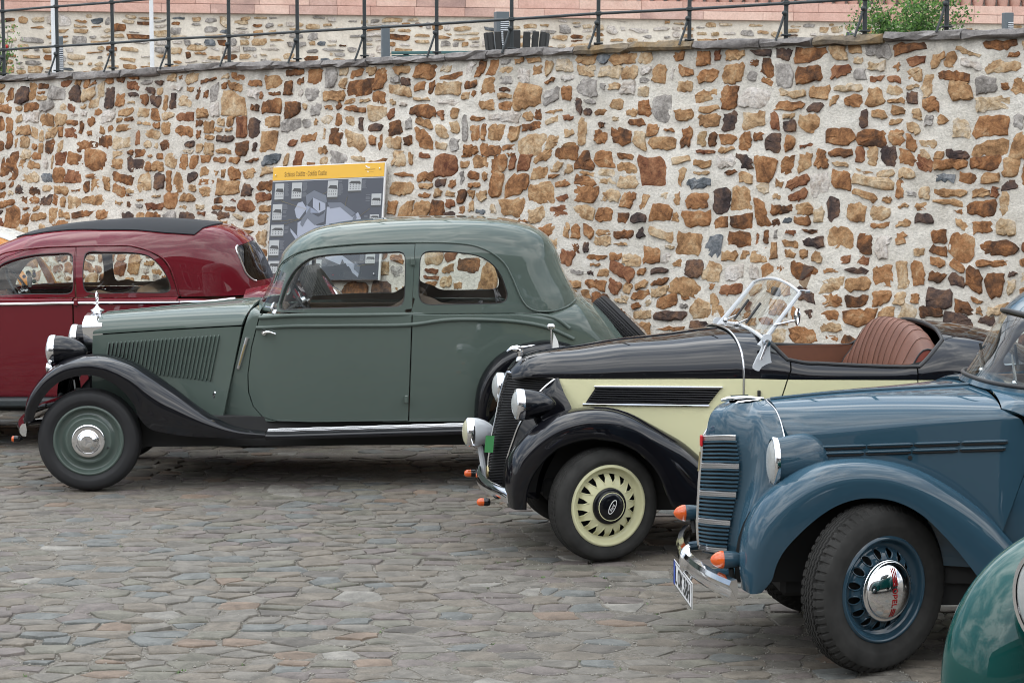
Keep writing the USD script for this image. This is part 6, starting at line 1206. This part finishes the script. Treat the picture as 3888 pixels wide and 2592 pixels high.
# ------------------------------------------------------------------ the green car nearest at the lower right corner
gv = EYE + ray(3668, 2480) * (5.8 / ray(3668, 2480)[1]); GY = radians(33); gex, gey = np.array([cos(GY), sin(GY), 0]), np.array([-sin(GY), cos(GY), 0])
v = Car('green_car', 'deep green vintage car whose rounded wing fills the lower right corner', (gv + gex * .30 - gey * .62) * [1, 1, 0], GY, 0.0); VP = 'green_paint'
ZT = HC - (2022 - YH) / F * 5.9
def bulb(cx, cy, rx, ry, z0, zt, pp=2.5, ph=2.3, na=96, nh=44, cutout=None, z1=.55):
    """a rounded wing: superellipse in plan, upright below z1, closing in a smooth crown"""
    a = np.linspace(0, 2 * pi, na, endpoint=False); h = np.linspace(0, 1, nh); G = np.zeros((nh, na, 3)); ca, sa = np.cos(a), np.sin(a)
    ex_, ey_ = np.sign(ca) * np.abs(ca) ** (2 / pp), np.sign(sa) * np.abs(sa) ** (2 / pp)
    for i, q in enumerate(h):
        if q < .3: z, s = z0 + (z1 - z0) * q / .3, 1 - .05 * (1 - q / .3) ** 2
        else: th = (q - .3) / .7 * pi / 2; z, s = z1 + (zt - z1) * sin(th) ** (2 / ph), max(cos(th), 0) ** (2 / ph)
        G[i] = np.stack([cx + rx * s * ex_, cy + ry * s * ey_, np.full(na, z)], 1)
    vv, ff = sheet(G, False, True)
    if cutout is not None: c = vv[ff].mean(1); ff = ff[~cutout(c)]
    return vv, ff
for s in (1, -1):
    cut = lambda c, s=s: (np.hypot(c[:, 0] - .34, c[:, 2] - .32) < .36) & (s * c[:, 1] > .66)
    v.part('front_wing', bulb(.34, s * .62, .66, .26, .2, ZT, cutout=cut), VP, True, label='bulging green front wing with a lamp let into its front' if s > 0 else None)
    v.part('rear_wing', bulb(2.45, s * .64, .52, .24, .22, .92, cutout=lambda c, s=s: (np.hypot(c[:, 0] - 2.45, c[:, 2] - .32) < .34) & (s * c[:, 1] > .7)), VP, True)
    for x_ in (.34, 2.45):
        wp, put = wheel(v, (x_, .312, .80), .318, .14, .2, VP, s, 0, tread=None); v.part('hubcap', put(lathe(crv([(-.002, .12), (-.02, .1), (-.045, .05), (-.05, .001)], 30), 36)), 'chrome', 50, parent=wp)
gb2 = Loft([(-.34, .14), (-.2, .34), (.1, .42), (.9, .52), (1.3, .6), (2.4, .6), (3.1, .3)], .3, [(-.34, .5), (.9, .9), (2.4, .9), (3.1, .5)], [(-.36, .6), (-.3, .85), (-.1, 1.0), (.9, 1.10), (1.3, 1.12), (2.4, 1.1), (2.9, .9), (3.1, .55)], 2.3, .03)
shell_part(v, 'body', gb2, sbox(-.35, -1, .95, 1).union(sbox(.94, -1, 2.2, .3)).union(sbox(2.19, -1, 3.08, 1)), VP)
vd = Dome(np.array([(.8, 1.1), (.98, 1.35), (1.15, 1.52), (1.6, 1.6), (2.1, 1.52), (2.5, 1.28), (2.62, 1.1)]), 1.65, 1.1, [(.8, .5), (1.6, .58), (2.6, .48)], 3.6); fu = sbox(vd.ph0 + .01, 1e-5, vd.ph1 - .01, 1.0)
vw = [Polygon(dom(vd, rnd([(1.1, 1.15), (1.62, 1.15), (1.62, 1.44), (1.26, 1.44)], .03))), Polygon(dom(vd, rnd([(1.7, 1.15), (2.3, 1.15), (2.1, 1.42), (1.7, 1.44)], .03)))]; vs, vb = sbox(pi - .5, .5, pi - .08, 1.0), sbox(.1, .6, .42, 1.0); hh = unary_union(vw + [vs, vb])
v.part('roof', weld(both(patch(vd, fu.difference(hh), .03, .02, lip=.02)), 1e-5), VP, 40)
for q in vw:
    m = patch(vd, q, .04, .04, off=-.01); v.part('side_window', m, 'window_glass', True); v.part('side_window', mirror(m), 'window_glass', True)
v.part('windscreen', weld(both(patch(vd, vs, .04, .04, off=-.01)), 1e-5), 'window_glass', True); v.part('rear_window', weld(both(patch(vd, vb, .04, .04, off=-.01)), 1e-5), 'window_glass', True)
interior(v, .95, 2.4, .5, .42, [(1.6, 0, 1.0, 1.2, 'tan_cloth')], 1.06, 'tan_cloth')
yl = .44
for _ in range(30): yl -= .02 * np.sign(v.px(4005, 2272, -yl)[0] + .25) * .5
q = v.px(4005, 2272, -yl)
for s in (1, -1):
    hb_ = v.part('headlight', xf(lathe(crv([(.26, .10), (.12, .135), (.0, .142), (-.016, .15), (-.03, .146), (-.03, .132)], 24), 48, 'x'), rotz(-s * .12), (q[0], s * yl, q[1])), 'chrome', 50)
    v.part('lens', xf(lathe(crv([(-.024, .134), (-.045, .10), (-.058, .05), (-.06, .001)], 16), 48, 'x'), rotz(-s * .12), (q[0], s * yl, q[1])), 'lens_glass', 60, parent=hb_)
v.part('front_bumper', tube(crv([(-.30, -.85, .40), (-.46, -.5, .40), (-.5, 0, .40), (-.46, .5, .40), (-.30, .85, .40)], 30), .04, 12), 'chrome', 40)
v.part('number_plate', bx((-.5, .0, .54), (.006, .5, .11), .002), 'plate_white')
chassis(v, .7, 2.1, .5, .22, .34)

# ------------------------------------------------------------------ the information board on the wall
BW, BH = 1.21, .964; BY, BL, BR = .613, .15, .039; BM = rotz(-BY) @ rotx(-BL) @ roty(-BR); BC = np.array([-1.556, 16.645, 1.578]) + NO * .055 + ES * .05; BN = BM @ np.array([0, 1., 0])
bd = thing('information_board', 'yellow headed information board with castle drawing and small photographs on the wall', 'sign', BC)
def bp(x, y):
    """a point of the traced board as (x, z) on it"""
    p = plane_at(950 + x / 3.015, 580 + y / 3.015, BC, BN) - BC; l = BM.T @ p; return float(l[0]), float(l[2])
def bput(m, y=0.0): return xf((np.asarray(m[0], float) + [0, y, 0], m[1]), BM)
plain('board_grey', (.058, .063, .078), .35, coat=.05); plain('board_yellow', (.80, .45, .04), .4); plain('board_white', (.85, .85, .84), .5); plain('board_pale', (.26, .29, .37), .4); plain('board_mid', (.15, .165, .20), .4); plain('board_wall', (.36, .385, .46), .4); plain('photo_grey', (.45, .46, .46), .4); plain('photo_dark', (.06, .06, .06), .5); plain('title_brown', (.16, .085, .01), .5); plain('print_line', (.22, .23, .25), .5); plain('gold_line', (.4, .3, .08), .5)
part(bd, 'backing', bput(bx((0, .012, 0), (BW, .018, BH), .002)), 'board_white')
hz = BH / 2 - .12
part(bd, 'panel', bput(flat(sbox(-BW / 2 + .003, -BH / 2 + .003, BW / 2 - .012, hz - .010), .002), -.0015), 'board_grey'); part(bd, 'header', bput(flat(sbox(-BW / 2 + .003, hz, BW / 2 - .008, BH / 2 - .008), .002), -.0015), 'board_yellow')
x0_, z0_ = bp(394, 282); x1_, _ = bp(875, 250); tx = meshkit.text_mesh('Schloss Colditz · Colditz Castle', .04, .0006); tv = np.array(tx.vertices); sc = (x1_ - x0_) / np.ptp(tv[:, 0]); tv[:, 0] = (tv[:, 0] - tv[:, 0].min()) * sc + x0_; part(bd, 'title', bput((np.stack([tv[:, 0], -tv[:, 2] - .0018, tv[:, 1] + z0_ + .004], 1), np.array(tx.faces))), 'title_brown')
lg = [Polygon([bp(*q) for q in L]) for L in ([(1320, 145), (1340, 150), (1345, 168), (1328, 165)], [(1340, 160), (1378, 165), (1370, 178), (1345, 176)], [(1338, 210), (1362, 212), (1350, 228)])]; part(bd, 'emblem', bput(flat(unary_union(lg), .0006), -.0022), 'board_white')
part(bd, 'emblem_text', bput(join([flat(sbox(*bp(1318, 196), *bp(1432, 186)).buffer(0), .0005), flat(sbox(*bp(1360, 224), *bp(1415, 219)).buffer(0), .0005)]), -.0022), 'title_brown')
for x_, z_ in ((-BW / 2 + .04, BH / 2 - .075), (BW / 2 - .05, BH / 2 - .055), (-BW / 2 + .04, -BH / 2 + .05), (BW / 2 - .05, -BH / 2 + .05)): part(bd, 'screw', bput(xf(lathe([(-.010, .001), (-.009, .006), (0, .008)], 14), None, (x_, -.002, z_))), 'chrome', 40)
lay = lambda L, m, nm, y: part(bd, nm, bput(flat(Polygon([bp(*q) for q in L]).buffer(0), .0006), y), m)
for L in ([(510, 650), (550, 575), (600, 560), (650, 640), (560, 760), (530, 740)], [(720, 515), (862, 570), (862, 650), (790, 690), (720, 625)], [(880, 620), (1030, 622), (1170, 740), (1175, 790), (1000, 860), (866, 830)], [(545, 800), (650, 745), (765, 835), (866, 830), (866, 900), (560, 990), (538, 940)], [(460, 865), (545, 960), (552, 1005), (528, 1000), (465, 905)], [(855, 1170), (1040, 1165), (1050, 1232), (1030, 1282), (860, 1210)], [(1040, 1165), (1200, 1280), (1170, 1372), (1152, 1332), (1130, 1300), (1112, 1300), (1095, 1262), (1078, 1262), (1060, 1222), (1048, 1222)], [(1170, 1372), (1200, 1252), (1260, 1300), (1235, 1425)], [(1165, 790), (1172, 735), (1235, 680), (1268, 745), (1262, 800)]): lay(L, 'board_wall', 'drawn_wall', -.0022)
for L in ([(735, 432), (870, 490), (882, 560), (862, 580), (722, 515)], [(735, 432), (722, 515), (650, 610), (640, 490)], [(890, 572), (1040, 570), (1205, 690), (1165, 735), (1030, 622), (915, 640)], [(590, 760), (640, 700), (695, 610), (692, 690), (600, 850), (575, 820)], [(700, 690), (780, 735), (842, 700), (866, 650), (850, 790), (740, 830), (650, 745)], [(1200, 1242), (1260, 1300), (1250, 1390), (1190, 1335)], [(1180, 740), (1210, 690), (1222, 745), (1200, 785), (1172, 780)]): lay(L, 'board_mid', 'drawn_roof', -.003)
lay([(645, 600), (720, 640), (790, 690), (700, 690), (640, 690)], 'board_pale', 'drawn_yard', -.0026); lay([(790, 570), (803, 575), (803, 660), (793, 660)], 'photo_dark', 'drawn_tower', -.0034)
for A, B in (((360, 555), (650, 648)), ((880, 450), (835, 475)), ((390, 820), (610, 750)), ((350, 785), (560, 760)), ((1370, 640), (1240, 740)), ((1115, 500), (1085, 620)), ((1320, 1280), (1225, 1300))): (xa_, za_), (xc_, zc_) = bp(*A), bp(*B); part(bd, 'pointer_line', bput(bar((xa_, -.003, za_), (xc_, -.003, zc_), .0008, 4)), 'gold_line')
rng = np.random.default_rng(2)
for (xa_, ya_, xb_, yb_, tx_) in ((290, 355, 380, 560, 1), (483, 345, 585, 550, 1), (893, 322, 997, 532, 1), (1128, 303, 1270, 452, 1), (1393, 470, 1495, 618, -1), (262, 592, 358, 795, 1), (242, 828, 378, 968, 1), (222, 1002, 322, 1200, 1), (1372, 708, 1470, 800, -1), (212, 1240, 330, 1400, 1), (680, 1225, 812, 1350, 1), (1325, 1145, 1425, 1285, -1)):
    (x0_, z1_), (x1_, z0_) = bp(xa_, ya_), bp(xb_, yb_); x0_, x1_ = sorted((x0_, x1_)); z0_, z1_ = sorted((z0_, z1_)); w_, h_ = x1_ - x0_, z1_ - z0_
    ph = part(bd, 'photograph', bput(flat(sbox(x0_, z0_, x1_, z1_), .0006), -.0021), 'photo_grey'); bh = z0_ + h_ * rng.uniform(.5, .72)
    part(bd, 'pictured_roof', bput(flat(Polygon([(x0_ + w_ * .04, bh), (x0_ + w_ * rng.uniform(.2, .35), bh + h_ * .17), (x1_ - w_ * .12, bh + h_ * .15), (x1_ - w_ * .02, bh - h_ * .06)]), .0004), -.0027), 'photo_dark'); part(bd, 'pictured_ground', bput(flat(sbox(x0_, z0_, x1_, z0_ + h_ * .13), .0004), -.0027), 'photo_dark')
    wn = [sbox(x0_ + w_ * (.14 + .22 * i), z0_ + h_ * (.24 + .16 * j), x0_ + w_ * (.20 + .22 * i), z0_ + h_ * (.31 + .16 * j)) for i in range(4) for j in range(2 if bh - z0_ < .6 * h_ else 3)]; part(bd, 'pictured_windows', bput(flat(unary_union(wn), .0004), -.0027), 'photo_dark', kind='stuff', label='tiny windows in a printed photograph')
    tl_ = []; zz = z1_ - .008
    while zz > z0_ + .035:
        if rng.random() > .12: L_ = .052 * rng.uniform(.6, 1); s_ = x1_ + .008 if tx_ > 0 else x0_ - .008 - .052; tl_.append(flat(sbox(s_, zz, s_ + L_, zz + .0028), .0004))
        zz -= .0085
    part(bd, 'caption_lines', bput(join(tl_), -.0021), 'print_line', kind='stuff', label='fine print lines too small to read')
lay([(945, 1396), (955, 1396), (955, 1404), (945, 1404)], 'badge_red', 'red_mark', -.0022)
